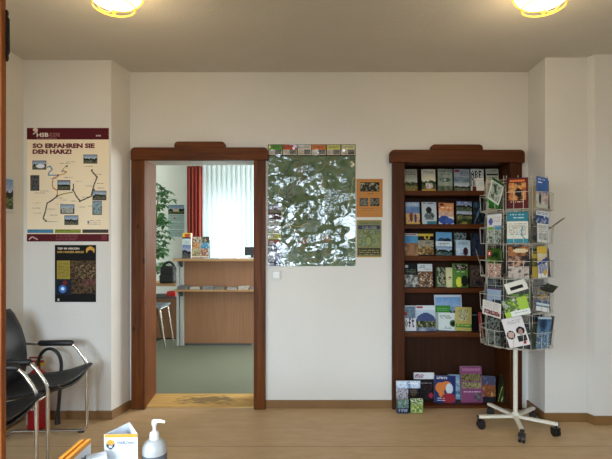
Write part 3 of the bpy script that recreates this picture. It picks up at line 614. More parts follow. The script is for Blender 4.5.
# big laminated map
def MU(px): return (px - 268) / 87.5
def MV(py): return (py - 144.5) / 121.5
ops = [('n',0,0,1,1,['#50654a','#647a5c','#7a8a70','#5a7255','#888c6c'],.08), ('n',.1,.4,.9,.9,['#465c40','#5c7050','#6c7a58','#4f6346'],.16)]
R = random.Random(12)
def wander(x, y, a, n, st):
    p = [(x, y)]
    for i in range(n): a += R.uniform(-.6, .6); x += math.cos(a) * st; y += math.sin(a) * st; p.append((x, y))
    return p
for i in range(26): ops.append(('line', wander(R.random(), R.random(), R.random() * 6, 22, .025), R.choice(['#a8a884','#8a9a78','#2f4a3a','#8a6a50','#35566a','#b0a070']), 1))
for i in range(60):
    x, y = R.random(), .1 + R.random() * .9; q = R.uniform(.008, .025); ops.append(('n', x, y, x + q, y + q * .7, ['#8a6a5a','#a08878','#5a6a5a'], .9))
for (x, y) in ((322, 236), (299, 238)): ops.append(('n', MU(x), MV(y), MU(x + 8), MV(y + 6), ['#7a5a48','#9a7a60','#6a7a58'], .5))
top = [(268,'#5b9a2f'),(282.5,'#b8502f'),(297,'#c8c4bc'),(311.5,'#c8782a'),(326.5,'#c8c878'),(341,'#c8c89a')]
ops.append(('r',0,0,1,MV(156),'#3a3f38'))
for x, c in top:
    ops += [('r',MU(x)+.006,.006,MU(x+14),MV(149.6),c), ('r',MU(x)+.006,MV(149.8),MU(x+14),MV(155.2),'#c5bdb0'), ('t',MU(x+1),.015,MU(x+12),.03,'#4a3a30'), ('n',MU(x+7),MV(150),MU(x+13.5),MV(154.6),['#4a5a50','#8a8a88','#2f2f2f'],.5), ('t',MU(x+1),MV(151),MU(x+6.5),MV(154.5),'#777')]
for y, c in [(205,'#7a6a72'),(213,'#5a2430'),(219,'#a8aca8'),(226,'#b8b8b0'),(233,'#b8b86a'),(240,'#8a5040'),(245,'#565c70'),(251,'#9ca0b0'),(257,'#8a90a4'),(262,'#3a3a5a')]:
    ops += [('r',.004,MV(y),MU(281),MV(y+6.2),c), ('t',.01,MV(y+2),MU(280),MV(y+5),'#333'), ('n',.01,MV(y+1),MU(274),MV(y+5),['#444','#bbb',c],.8)]
e, W, H = wall_sheet('map', 268, 355.5, 144.5, 266, YW, ops, 150, 208, M_GLOSS, 'large glossy laminated green hiking map between the doorway and the bookcase', 'map', t=.0025)
# two small posters
ops = [('r',0,0,1,1,'#c08a42'), ('r',.14,.08,.88,.33,'#1f221c'), ('n',.16,.1,.86,.31,['#1f221c','#3a4030','#b0a890'],.6), ('r',.13,.5,.46,.7,'#4a4a42'), ('n',.14,.51,.45,.69,['#2a2a26','#9a9a90'],.7), ('r',.52,.5,.87,.7,'#33352e'), ('n',.53,.51,.86,.69,['#22231e','#a0a090'],.7), ('t',.4,.38,.65,.4,'#7a5020'), ('t',.2,.76,.8,.86,'#9a6a30',3)]
wall_sheet('poster', 356.3, 382.6, 179, 217.2, YW, ops, 40, 58, M_POSTER, 'orange sheet with three dark photographs, right of the map', 'poster', roll=0)
ops = [('r',0,0,1,1,'#a0935a'), ('r',.04,.03,.96,.97,'#8d8f66'), ('t',.1,.06,.9,.12,'#5a5a34'), ('r',.05,.15,.95,.25,'#3c4c68'), ('t',.2,.17,.8,.24,'#c0c0a0',2), ('n',.08,.27,.92,.68,['#7d8a5c','#9aa070','#6a7a58','#8aa090'],.3), ('e',.34,.38,.62,.72,'#6f7f4c'), ('e',.38,.46,.58,.68,'#95a070'), ('line',[(.3,.4),(.48,.32),(.66,.42)],'#8a6a4a',1), ('r',.05,.75,.95,.95,'#4a4c34'), ('t',.1,.8,.9,.93,'#c8b878',3), ('r',0,.96,1,1,'#b8983a')]
wall_sheet('poster', 356.6, 381.5, 220, 257.3, YW, ops, 40, 56, M_POSTER, 'old olive green poster with blue title band, below the orange sheet', 'poster')
# switch
sw = empty('light_switch', (PX(276.4, YB), YB, PZ(279.4, YB)), 0, 'square white light switch on the wall under the map corner', 'light switch')
k = YB / F
MB().box(-4.6 * k, 4.6 * k, -.016, 0, 0, 9.2 * k).build('frame', mat('greyed_white_plastic', '#cfcfc8', .35), sw, bevel=.003)  # frame greyed so its outline stands out from the wall
MB().box(-3 * k, 3 * k, -.022, -.014, 1.6 * k, 7.6 * k).build('rocker', M_WHITE, sw, bevel=.002)
# picture on the left wall
pc = empty('picture', (XL, 3.19, PZ(213, 3.37)), 0, 'small framed landscape picture on the left wall, seen nearly edge-on', 'picture')
MB().box(0, .016, -.2, .2, 0, .265).build('picture_frame', mat('pale_frame', '#cfd0d2', .4), pc, bevel=.002)
s = sheet('print', .35, .215, [('L',0,0,1,1,'#5f8fc8','#2f4a34','#7a8a4a')], t=.002, nx=30, nz=20, parent=pc, seed=2)
s.rotation_euler = (0, 0, PI / 2); s.location = (.0185, 0, .025)

# ------------------------------------------------------------------ ceiling lamps
M_BOWL = mat('lit_glass_bowl', '#fff4dc', .3, emit='#ffdfa6', estr=9)
M_RIM = mat('glowing_gilt_rim', '#e0aa3a', .25, .6, emit='#ffc23a', estr=.9)  # gilt given its own glow in place of lamplight falling on it
def lamp(x, Y, label):
    zt = ZC; zb = PZ(7, Y); dc = ZC - PZ(10.5, Y) - .02
    e = empty('ceiling_lamp', (x, Y, ZC), 0, label, 'ceiling lamp', 'glass bowl ceiling lamps')
    MB().lathe([(0, 0), (.07, 0), (.07, -.012), (.0, -.02)], 24).build('ceiling_plate', M_BRASS, e, smooth=True)
    Rr = .152; dp = ZC - zb - .02
    prof = [(Rr, -.02)] + [(Rr * math.cos(a), -.02 - dp * math.sin(a)) for a in [i * PI / 2 / 10 for i in range(1, 11)]]
    prof[-1] = (0, prof[-1][1])
    MB().lathe(prof, 40).build('glass_bowl', M_BOWL, e, smooth=True)
    pts = [((Rr + .006 + .006 * math.cos(8 * t)) * math.cos(t), (Rr + .006 + .006 * math.cos(8 * t)) * math.sin(t), -.022) for t in [i * 2 * PI / 64 for i in range(64)]]
    MB().tube(pts, .006, 8, True).build('rim', M_RIM, e, smooth=True)
    for j, a0 in enumerate((.5, .5 + 2 * PI / 3, .5 + 4 * PI / 3)):
        pts = [((Rr + .006) * math.cos(a) * math.cos(a0), (Rr + .006) * math.cos(a) * math.sin(a0), -.022 - dc * math.sin(a)) for a in [i * PI / 2 / 10 for i in range(11)]]
        MB().tube(pts, .0035, 6).build('strap', M_RIM, e, smooth=True)
    MB().lathe([(0, 0), (.012, -.002), (.014, -.01), (.006, -.017), (.01, -.024), (0, -.032)], 16, (0, 0, -.02 - dc)).build('finial', M_RIM, e, smooth=True)
    pts = [(.11 * math.cos(t), .11 * math.sin(t), -.024 - dc * .8) for t in [i * 2 * PI / 40 for i in range(40)]]
    MB().tube(pts, .0045, 6, True).build('ring', M_RIM, e, smooth=True)
    return e
LY = 2.5
lamp(PX(114, LY), LY, 'lit brass-rimmed glass ceiling lamp at upper left, above the chairs')
lamp(PX(543.5, LY), LY, 'lit brass-rimmed glass ceiling lamp at upper right, above the wire rack')

# ------------------------------------------------------------------ spinner rack
AX, AY = 1.526, 3.344
rk = empty('wire_rack', (AX, AY, 0), 0, 'cream wire spinner rack full of leaflets on a five-footed castor base', 'rack')
MB().lathe([(0, .075), (.026, .075), (.028, .082), (.028, .108), (.022, .115), (.0, .115)], 20).build('hub', M_CREAMT, rk, smooth=True)
MB().tube([(0, 0, .10), (0, 0, .60)], .0155, 16).tube([(0, 0, .60), (0, 0, 1.79)], .009, 12).build('pole', M_CREAMT, rk, smooth=True)
for deg in (182, 254, 326, 38, 110):
    a = math.radians(deg)
    arm = MB().box(.02, .275, -.014, .014, .078, .098).build('foot', M_CREAMT, rk, bevel=.003)
    arm.rotation_euler = (0, 0, a)
    MB().box(.275, .279, -.0145, .0145, .0775, .0985).build('end_cap', M_BLKPL, arm)
    ca = empty('tmp'); bpy.data.objects.remove(ca)
    cs = MB().tube([(0, 0, .05), (0, 0, .08)], .006, 8)
    cs.tube([(-.012, -.012, .029), (-.012, .012, .029)], .0001, 4)
    for sgn in (-1, 1):
        cs.tube([(-.006, sgn * .004, .0285), (-.006, sgn * .02, .0285)], .0285, 20)
    cs.box(-.03, .014, -.0235, .0235, .044, .060)
    c = cs.build('castor', M_BLKPL, arm, smooth=True); c.location = (.262, 0, 0); c.rotation_euler = (0, 0, math.radians(random.Random(deg).uniform(-60, 60)))
RAD = .2; PW = .146
ZT = [1.58, 1.345, 1.107, .866, .62]
wr = .0019
pk = MB()
h = PW / 2
pk.tube(arc_path([(-h, 0, .115), (-h, -.042, .115), (h, -.042, .115), (h, 0, .115)], .012, 3), wr, 6)
pk.tube([(-h, 0, .0), (-h, 0, .235)], wr, 6); pk.tube([(h, 0, .0), (h, 0, .235)], wr, 6); pk.tube([(0, 0, .0), (0, 0, .235)], wr * .8, 6)
for x in (-.03, .03): pk.tube(arc_path([(x, -.042, .115), (x, -.036, .0), (x, .002, 0)], .01, 3), wr, 6)
pk.tube(arc_path([(-h, 0, 0), (-h, -.036, 0), (h, -.036, 0), (h, 0, 0)], .01, 3), wr, 6); pk.tube([(-h, 0, 0), (h, 0, 0)], wr, 6)
pk.tube([(-h, 0, .18), (h, 0, .18)], wr * .8, 6)
pm = None
ANG = {k: math.radians(-110 + 45 * k) for k in range(-3, 5)}
for k in range(-3, 5):
    for z in ZT:
        if pm is None: o = pk.build('wire_pocket', M_CREAM, rk, smooth=True); pm = o
        else: o = pm.copy(); C.objects.link(o)
        o.parent = rk
        a = ANG[k]; o.location = (RAD * math.cos(a), RAD * math.sin(a), z); o.rotation_euler = (0, 0, a + PI / 2)
for z in (.615, .855, 1.095, 1.335, 1.57, 1.79):
    b = MB(); rr = RAD / math.cos(PI / 8) - .008
    pts = [(rr * math.cos(ANG[0] + PI / 8 + i * PI / 4), rr * math.sin(ANG[0] + PI / 8 + i * PI / 4), 0) for i in range(8)]
    b.tube(pts, wr * 1.2, 6, True)
    for i in range(4): b.tube([(0, 0, 0), pts[2 * i]], wr, 6)
    o = b.build('ring', M_CREAM, rk, smooth=True); o.location = (0, 0, z)
GR = 'leaflets in the pockets of the wire rack'
def rack_piece(k, tier, wdt, hgt, ops, label, roll=0, lean=3, dz=0, out=.0, name='leaflet', t=.004, dx=0, yaw=0, nx=20, nz=30, **kw):
    kw.setdefault('paper', '#8f8a80')
    a = ANG[k]; r = RAD + .019 + out
    o = sheet(name, wdt * 1.06, hgt, ops, t=t, nx=nx, nz=nz, seed=k * 7 + tier + 30, **kw)
    rl = math.radians(roll)
    M = Matrix.Translation((AX + r * math.cos(a), AY + r * math.sin(a), ZT[tier - 1] + .003 + dz + abs(math.sin(rl)) * wdt / 2)) @ Matrix.Rotation(a + PI / 2 + math.radians(yaw), 4, 'Z') @ Matrix.Rotation(-math.radians(lean), 4, 'X') @ Matrix.Rotation(rl, 4, 'Y') @ Matrix.Translation((dx, 0, 0))
    o.matrix_world = M
    return tag(o, label, 'leaflet', GR)
rp = rack_piece
# column facing the camera
rp(0,1,.128,.213,[('r',0,0,1,1,'#6a160f'),('n',.08,.18,.92,.75,['#7a3a14','#c8823a','#e0a860','#3a1a10'],.25),('e',.4,.35,.7,.62,'#2a140e'),('r',.15,.06,.85,.13,'#d87a2a'),('t',.15,.78,.8,.84,'#f0e0c0'),('r',0,0,.1,1,'#4a100c')],'dark red leaflet with glowing orange cave photo, top tier of the wire rack', t=.007, dx=-.006)
rp(0,2,.125,.212,[('r',0,0,1,1,'#dcdcd2'),('r',0,0,1,.3,'#2f8a9c'),('t',.1,.07,.8,.25,'#d8f0f0',3),('t',.1,.36,.9,.75,'#8a8f8a',2),('line',[(.75,.45),(.65,.7),(.8,.85)],'#4aa0b0',1),('r',0,.86,1,1,'#3a96a8')],'white leaflet with teal header and foot, second tier of the wire rack', dx=-.004)
rp(0,3,.122,.214,[('n',0,0,1,.35,['#7a4a20','#b87a3a','#3a2414'],.25),('e',.25,.08,.95,.2,'#d8c8a0'),('n',0,.3,1,.65,['#1a1412','#5a3a28','#c8a080'],.5),('n',0,.62,1,1,['#a89a90','#d0c4b8','#5a504a'],.4)],'brown leaflet with dancing figures, third tier of the wire rack', dx=.002)
rp(0,4,.115,.14,[('n',0,0,1,1,['#2f4a20','#8ab03a','#3a3a2c','#c8d84a'],.35)],'crumpled green and yellow leaflet behind the green-white one, fourth tier', roll=6, lean=8)
rp(0,4,.13,.075,[('r',0,0,1,1,'#dedccf'),('r',.18,.45,.8,.75,'#26261f')],'small white leaflet with black bar, tilted across the fourth tier', roll=-20, lean=20, dz=.125, out=.01, nx=26, nz=16)
rp(0,4,.15,.12,[('r',0,0,1,1,'#a8c83a'),('n',0,0,.6,.7,['#a8c83a','#3a5a20','#d8e0c8'],.4),('r',.25,.72,1,1,'#e0e4dc'),('t',.4,.8,.9,.9,'#889')],'yellow-green and white leaflet hanging askew at the fourth tier', roll=-16, lean=0, out=.03, dz=-.035, nx=26, nz=20)
rp(0,5,.125,.2,[('r',0,0,1,1,'#dfd9d6'),('t',.2,.1,.85,.22,'#a89a98',2),('e',.02,.42,.42,.72,'#3a2f2c'),('e',.1,.48,.36,.68,'#c8a898'),('e',.55,.36,.92,.62,'#2f2624'),('e',.62,.42,.84,.6,'#b89080'),('n',.5,.66,.95,.85,['#222','#555']),('e',.7,.86,.88,.95,'#b02030')],'white leaflet with two portrait photos, tilted in the bottom tier', roll=-16, lean=5, dz=.0, out=.01, dx=.012, nx=30, nz=40)
rp(0,5,.1,.17,[('n',0,0,1,1,['#1f211f','#4a4644','#7a7470'],.4)],'dark grey leaflet behind the portraits leaflet in the bottom tier', roll=8, out=-.012, dx=-.02)
# column to the left
rp(-1,1,.11,.19,[('r',0,0,1,1,'#dfe2d8'),('n',.1,.12,.9,.8,['#3a5a34','#d8dcd0','#8a9a84','#24402a'],.3),('r',0,0,1,.1,'#1f6a34'),('r',0,.85,1,1,'#2f8a3a')],'green-edged white leaflet flopping to the left, top tier of the wire rack', roll=33, lean=-6, curl=-.03, out=.01, dx=-.012)
rp(-1,1,.105,.15,[('n',0,0,1,.6,['#3a4a34','#a8b0a0'],.4),('r',0,.4,1,1,'#2f7a34')],'leaflet with leafy green foot standing behind the flopping one', roll=8, out=-.008, lean=5)
rp(-1,2,.12,.205,[('r',0,0,1,.5,'#dfe0e0'),('e',.12,.14,.4,.36,'#5a6ab0'),('t',.45,.1,.9,.3,'#c8a8a0'),('r',0,.42,.5,.52,'#8ac03a'),('r',.5,.4,1,.52,'#3aa0d0'),('n',0,.52,1,1,['#3a4a34','#8a9a8a','#c8d0c8','#2a2f2a'],.5)],'white leaflet with lime and sky blue blocks, second tier left of the teal one')
rp(-1,3,.12,.2,[('n',0,0,1,.55,['#16240f','#3f6a1f','#6a8a2f'],.25),('e',.02,.06,.3,.3,'#b8303a'),('e',.08,.12,.22,.22,'#f0e0e0'),('n',0,.55,1,1,['#3a2a24','#d8c0b0','#a86a50','#e8e0dc'],.6)],'dark green leaflet with red and white flower, third tier of the wire rack')
rp(-1,4,.115,.16,[('r',0,0,1,1,'#9fb2c4'),('r',0,0,1,.08,'#6a4a6a'),('n',.4,.5,1,1,['#26303a','#5a6a7a'],.4)],'pale blue leaflet with violet edge, fourth tier of the wire rack')
rp(-1,5,.155,.105,[('r',0,0,1,1,'#e0dcd4'),('t',.1,.1,.9,.5,'#b0a8a0',2),('n',.08,.6,.95,.92,['#e0dcd4','#a04038','#4a3a38','#e0dcd4'],.8)],'white leaflet lying sideways with row of small photos, above the bottom tier', roll=6, lean=-4, dz=.2, out=.02, nx=34, nz=22)
rp(-1,5,.11,.19,[('n',0,0,1,1,['#1a1f1a','#3f4a3f','#8a908a','#242824'],.45)],'black and grey patterned leaflet in the bottom tier, left column', roll=-5)
# column to the right
rp(1,1,.105,.215,[('n',0,0,1,.55,['#2a5aa0','#4a80c0'],.15),('t',.1,.07,.7,.15,'#f0f4ff'),('r',.1,.17,.45,.21,'#e8f0ff'),('n',0,.5,1,.85,['#7a9ab8','#d8b0a0','#c8d8e0'],.5),('r',0,.85,1,1,'#c8ccc0'),('e',.2,.55,.4,.9,'#3a5a4a')],'blue leaflet with a city view, top tier right column of the wire rack', roll=5, t=.006)
rp(1,1,.1,.205,[('r',0,0,1,1,'#1c2b2a'),('n',.1,.1,.9,.9,['#1c2b2a','#2f4a44'])],'dark leaflet just behind the blue city leaflet', roll=9, out=-.012, dx=.012)
rp(1,2,.115,.085,[('r',0,0,1,.5,'#dfe6ee'),('t',.05,.1,.9,.3,'#24304a',2),('n',0,.4,1,1,['#24407a','#4a6aa8','#e0e8f0'],.4)],'small white leaflet with blue photo above the text leaflet, second tier', roll=6, dz=.13, out=-.006, nx=26, nz=18, dx=.012)
rp(1,2,.105,.13,[('r',0,0,1,1,'#dfe2e0'),('t',.1,.1,.9,.6,'#8a9090',3),('n',.1,.55,.9,.85,['#2a2f2f','#dfe2e0','#555'],.8)],'white leaflet with lines of text, second tier right column', roll=3, out=.008)
rp(1,3,.085,.215,[('r',0,0,1,.3,'#e0c040'),('n',0,.22,1,.5,['#d8dce0','#e0c878'],.2),('line',[(0,.55),(1,.35)],'#2a50a0',4),('r',0,.6,1,.88,'#c8ccd8'),('n',.1,.58,.9,.85,['#c8ccd8','#6a7ab0','#e0e4ea'],.6),('e',.5,.72,.9,.95,'#e0b83a')],'yellow, white and blue leaflet in the third tier, right column', dx=.012, t=.006)
rp(1,3,.06,.19,[('r',0,0,1,1,'#c0a832'),('n',0,.3,1,.6,['#3a3f2f','#8a8a3a'],.5)],'olive yellow leaflet edge beside the yellow and blue one', dx=-.045, out=-.01)
rp(1,4,.12,.15,[('n',0,0,1,.5,['#3a4a5a','#8a9aa8','#c8a030','#20303a'],.45),('n',0,.5,1,.8,['#3f5a8a','#8aa0c0'],.4),('r',0,.62,1,.72,'#d8e8e8')],'blue grey leaflet with pale stripe, fourth tier right column', roll=10, out=.004)
rp(1,4,.13,.06,[('n',0,0,1,1,['#1f1f1c','#3a3a30','#5a6a2a'],.3)],'black leaflet jutting out flat to the right, fourth tier', roll=14, dz=.135, lean=-35, out=.02, dx=.03, nx=16, nz=10)
rp(1,4,.055,.17,[('n',0,0,1,1,['#6a6862','#a8a49a','#55534e'],.9)],'grey striped leaflet left of the blue grey one, fourth tier', dx=-.05, out=-.01, roll=6)
rp(1,5,.115,.215,[('r',0,0,1,.09,'#b8d0dc'),('n',0,.08,1,.45,['#16304a','#2f5a80','#6a98b8'],.2),('n',0,.45,1,1,['#2a5078','#8ab0cc','#1f3a5a','#c8dce8'],.5)],'thick deep blue brochure at the bottom right pocket of the wire rack', t=.014, roll=4, lean=-2, out=.01, name='brochure', nx=24)
rp(1,5,.05,.17,[('n',0,0,1,1,['#3f4a34','#6a6f5a'],.3)],'olive leaflet between portraits and deep blue brochure', dx=-.06, out=-.01)
# columns seen from the side and the back
rp(2,2,.10,.12,[('n',0,0,1,1,['#6a5a2a','#a08a4a'],.3)],'brown and olive leaflet sticking outward on the right side of the rack', lean=-52, dz=.1, out=.0)
rp(2,4,.11,.2,[('n',0,0,1,1,['#2a2a24','#5a5a4a'],.3)],'dark leaflet on the right side of the rack, fourth tier')
rp(2,5,.12,.2,[('n',0,0,1,1,['#4a2418','#8a5030'],.3)],'rust brown leaflet behind the deep blue brochure', lean=-8, roll=6)
rp(2,1,.11,.2,[('r',0,0,1,1,'#c8c4b4')],'beige leaflet on the right side of the rack, top tier')
rp(2,3,.11,.2,[('n',0,0,1,1,['#7a4a2a','#3a2a20'],.3)],'brown leaflet on the right side of the rack, third tier')
rp(-2,1,.11,.19,[('n',0,0,1,1,['#26302c','#4a5a50'],.3)],'dark green leaflet on the left side of the rack, top tier')
rp(-2,2,.11,.2,[('n',0,0,1,1,['#5a5650','#8a857c'],.3)],'grey leaflet on the left side of the rack, second tier')
rp(-2,3,.11,.2,[('r',0,0,1,1,'#c8c8c0')],'pale leaflet slanting outward on the left side of the rack, third tier', lean=-16)
rp(-2,4,.11,.19,[('n',0,0,1,1,['#3f4c5a','#8090a0'],.3)],'slate blue leaflet on the left side of the rack, fourth tier')
rp(-2,5,.11,.2,[('n',0,0,1,1,['#2a3a24','#5a7a3a','#90a08a'],.3)],'green leaflet on the left side of the rack, bottom tier', lean=-6)
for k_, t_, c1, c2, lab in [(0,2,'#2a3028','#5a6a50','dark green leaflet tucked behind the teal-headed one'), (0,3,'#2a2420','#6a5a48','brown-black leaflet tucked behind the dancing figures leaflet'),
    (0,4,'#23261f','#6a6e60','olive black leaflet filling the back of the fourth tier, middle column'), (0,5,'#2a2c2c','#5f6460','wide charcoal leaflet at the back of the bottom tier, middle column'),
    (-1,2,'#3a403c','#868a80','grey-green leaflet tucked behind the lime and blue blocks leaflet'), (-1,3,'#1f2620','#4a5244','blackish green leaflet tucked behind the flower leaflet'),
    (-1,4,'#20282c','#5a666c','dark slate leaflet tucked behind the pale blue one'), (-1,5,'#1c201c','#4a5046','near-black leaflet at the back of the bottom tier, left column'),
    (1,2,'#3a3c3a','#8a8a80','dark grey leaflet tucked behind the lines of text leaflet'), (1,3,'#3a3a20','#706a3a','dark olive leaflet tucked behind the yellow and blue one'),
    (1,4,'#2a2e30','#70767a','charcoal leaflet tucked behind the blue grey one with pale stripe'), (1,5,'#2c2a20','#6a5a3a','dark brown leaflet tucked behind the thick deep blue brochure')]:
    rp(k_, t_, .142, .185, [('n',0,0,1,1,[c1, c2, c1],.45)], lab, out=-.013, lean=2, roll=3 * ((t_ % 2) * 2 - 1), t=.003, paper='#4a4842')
bk = [(3,1,'#d3cdb8','cream'),(3,3,'#4a5a3a','moss green'),(3,5,'#38485a','dark blue'),(-3,1,'#d0cab6','ivory'),(-3,2,'#5a6a78','blue grey'),(-3,3,'#5a3020','russet'),(-3,4,'#8a9a9a','silver grey'),(-3,5,'#3a3a38','charcoal'),(4,1,'#c9c4b4','oatmeal'),(4,2,'#4a6a50','bottle green'),(4,3,'#6a4030','chestnut'),(4,4,'#7a8a70','sage green'),(4,5,'#454048','dark purple grey')]
for k_, t_, c_, nm_ in bk:
    rp(k_, t_, .105, .2, [('n',0,0,1,1,[c_, c_],.3),('t',.1,.1,.9,.4,'#555',3)], '%s leaflet on the far side of the wire rack, %s tier' % (nm_, ['', 'first', 'second', 'third', 'fourth', 'fifth'][t_]), lean=2, paper=c_)

# ------------------------------------------------------------------ chairs
def make_chair(label):
    e = empty('armchair', (0, 0, 0), 0, label, 'chair', 'black and chrome waiting chairs')
    hw = .272                                        # local: faces +X, y is sideways, origin on the floor below the front legs
    for s in (-1, 1):
        y = s * hw
        p = arc_path([(-.52, y * .98, .015), (0, y, .015), (0, y, .50), (-.095, y, .635), (-.49, y, .635), (-.52, y, .60)], .05, 6)
        MB().tube(p, .0105, 12).build('side_frame', M_CHROME, e, smooth=True)
        q = [(-.32 + .012, y, .637), (-.32, y, .642), (-.2, y, .645), (-.11, y, .642), (-.10, y, .638)]
        MB().tube([(-.335, y, .635), (-.325, y, .637), (-.2, y, .638), (-.105, y, .637), (-.095, y, .635)], [.013, .021, .021, .021, .013], 12).build('arm_pad', M_BLKFAB, e, smooth=True)
        MB().tube([(-.02, y, .009), (-.06, y, .009)], .013, 8).build('foot_glide', M_BLKPL, e, smooth=True)
    MB().tube([(-.52, -hw * .98, .015), (-.52, hw * .98, .015)], .0105, 12).build('rear_crossbar', M_CHROME, e, smooth=True)
    for x, z in ((-.05, .415), (-.46, .395)): MB().tube([(x, -hw, z), (x, hw, z)], .009, 8).build('seat_crossbar', M_CHROME, e, smooth=True)
    # seat sling
    prof = [(.045, .487), (.03, .495), (-.02, .478), (-.10, .452), (-.2, .432), (-.32, .42), (-.42, .42), (-.47, .44)]
    def shell(name, prof, ny, thick, rib, wd):
        vs, fs = [], []; n = len(prof)
        dense = []
        for (a, b), (c, d) in zip(prof, prof[1:]):
            for t in range(4): dense.append((a + (c - a) * t / 4, b + (d - b) * t / 4))
        dense.append(prof[-1]); n = len(dense)
        for side in (0, 1):
            for i, (x, z) in enumerate(dense):
                x2, z2 = dense[min(n - 1, i + 1)]; x1, z1 = dense[max(0, i - 1)]
                dx, dz = x2 - x1, z2 - z1; l = math.hypot(dx, dz); nx_, nz_ = dz / l, -dx / l
                for j in range(ny + 1):
                    v = j / ny * 2 - 1
                    sag = (1 - v * v) * (.05 if name == 'seat' else .025)
                    th = thick * (1 - abs(v) ** 6 * .6) * (.35 + .65 * math.sin(PI * min(1, max(0.0, (i + .6) / n))) ** .35)
                    off = (-.5 + side) * th - sag * (1 if name == 'seat' else .6) * -1 * (-1)
                    off += (rib * math.sin(i * 2.1) if side == (0) else 0)
                    vs.append((x + nx_ * off, v * wd, z + nz_ * off))
        K = n * (ny + 1)
        for i in range(n - 1):
            for j in range(ny):
                a = i * (ny + 1) + j
                fs.append((a, a + 1, a + ny + 2, a + ny + 1)); fs.append((K + a, K + a + ny + 1, K + a + ny + 2, K + a + 1))
            a = i * (ny + 1); fs.append((a, a + ny + 1, K + a + ny + 1, K + a))
            a = i * (ny + 1) + ny; fs.append((a, K + a, K + a + ny + 1, a + ny + 1))
        for j in range(ny):
            fs.append((j, K + j, K + j + 1, j + 1)); a = (n - 1) * (ny + 1) + j; fs.append((a, a + 1, K + a + 1, K + a))
        me = bpy.data.meshes.new(name); me.from_pydata(vs, [], fs)
        bm = bmesh.new(); bm.from_mesh(me); bmesh.ops.recalc_face_normals(bm, faces=bm.faces); bm.to_mesh(me); bm.free()
        return link(name, me, M_BLKFAB, e, smooth=True)
    shell('seat', prof, 12, .034, .003, hw - .012)
    shell('backrest', [(-.43, .41), (-.415, .47), (-.41, .56), (-.42, .66), (-.45, .76), (-.495, .85), (-.525, .885)], 12, .035, .004, hw - .02)
    for s in (-1, 1):
        MB().tube(arc_path([(-.49, s * (hw - .012), .63), (-.47, s * (hw - .028), .42), (-.46, s * (hw - .028), .60), (-.54, s * (hw - .028), .86)], .03), .008, 8).build('back_post', M_CHROME, e, smooth=True)
    return e
ch = make_chair('black and chrome armchair in the wall corner, beside the red extinguisher')
ch.location = (-1.548, 3.0, 0); ch.rotation_euler[2] = math.radians(2.8)
c2 = copy_tree(ch); c2.location = (-1.517, 2.335, 0); c2['label'] = 'nearer black and chrome armchair, mostly hidden behind the wooden post at left'

# ------------------------------------------------------------------ extinguisher
ex = empty('fire_extinguisher', (-1.965, 3.36, 0), 0, 'red fire extinguisher with black hose on the floor behind the chair', 'fire extinguisher')
MB().lathe([(0, .0), (.066, .0), (.07, .01), (.07, .36), (.062, .395), (.035, .42), (.022, .428), (.022, .445), (0, .445)], 28).build('cylinder', M_RED, ex, smooth=True)
b = MB(); n_ = 10
b._new([(.0712 * math.cos(PI * 1.02 + .95 * i / n_), .0712 * math.sin(PI * 1.02 + .95 * i / n_), z) for z in (.04, .125) for i in range(n_ + 1)], [(i, i + 1, n_ + 2 + i, n_ + 1 + i) for i in range(n_)])
b.build('paper_label', mat('label_paper', '#d9d6cc', .5), ex, smooth=True)
MB().lathe([(.0, .445), (.02, .445), (.02, .475), (0, .478)], 16).build('valve', M_BRASS, ex, smooth=True)
b = MB().box(-.055, .045, -.012, .012, .478, .49).box(-.06, .035, -.012, .012, .505, .515); b.build('handle', M_RED, ex, bevel=.003)
MB().box(.02, .05, -.015, .015, .455, .475).build('safety_pin', mat('yellow_plastic', '#d8b020', .4), ex)
hp = [(.02, -.01, .46)]
for i in range(13):
    a = PI - i * PI / 12; hp.append((.10 + .085 * math.cos(a) * 1.0, -.02, .46 + .12 * math.sin(a)))
hp += [(.186, -.03, .36), (.178, -.04, .2), (.17, -.04, .12)]
MB().tube(hp, .012, 10).tube([(.17, -.04, .14), (.168, -.04, .04)], [.012, .02], 10).build('hose', M_BLKPL, ex, smooth=True)
lab = lettering('FEUER', M_PAPER, ex, 0, 0, 0, .13, .035, .02); lab.rotation_euler = (0, -PI / 2, 0); lab.rotation_euler = Euler((0, -PI / 2, 0)); lab.location = (.03, -.068, .15); lab.rotation_euler = (0, -PI / 2, math.radians(20))

# ------------------------------------------------------------------ wooden post at the left edge, with partition
YP = 1.6
XP = PX(6.6, YP + .03)
tp = struct(empty('trim_1', (XP, YP, 0)))
MB().box(-.19, 0, 0, .03, 0, ZC).build('post', M_POST, tp, bevel=.004)
z0, z1 = PZ(58, YP) , PZ(6, YP)
pts = [(0, z0)]; N = 26
hg = MB(); prof = []
for i in range(N + 1):
    t = i / N; z = z0 + (z1 - z0) * t
    wv = .009 if .12 < t < .88 else .004 + .004 * abs(math.sin(t * 60))
    prof.append((wv, z))
hg.prism_y([(-.02, z0)] + prof + [(-.02, z1)], -.006, .0); hg.tube([(.006, -.002, z0 + .03), (.006, -.002, z1 - .03)], .006, 10)
hg.xform(Matrix.Translation((0, .031, 0))).build('iron_hinge', mat('black_iron', '#1b1612', .5, .4), tp)

# ------------------------------------------------------------------ table with leaflets and pump bottle below the camera
ZTB = .62
tb = empty('side_table', (-.35, 1.2, 0), 0, 'low light wooden table below the camera carrying leaflets and a pump bottle', 'table')
MB().box(-.45, .45, -.32, .28, ZTB - .025, ZTB).build('tabletop', M_BEECHX, tb, bevel=.003)
for x in (-.4, .4):
    for y in (-.27, .23): MB().box(x - .02, x + .02, y - .02, y + .02, 0, ZTB - .025).build('leg', M_BEECH, tb)
ORG = '#e8a21c'
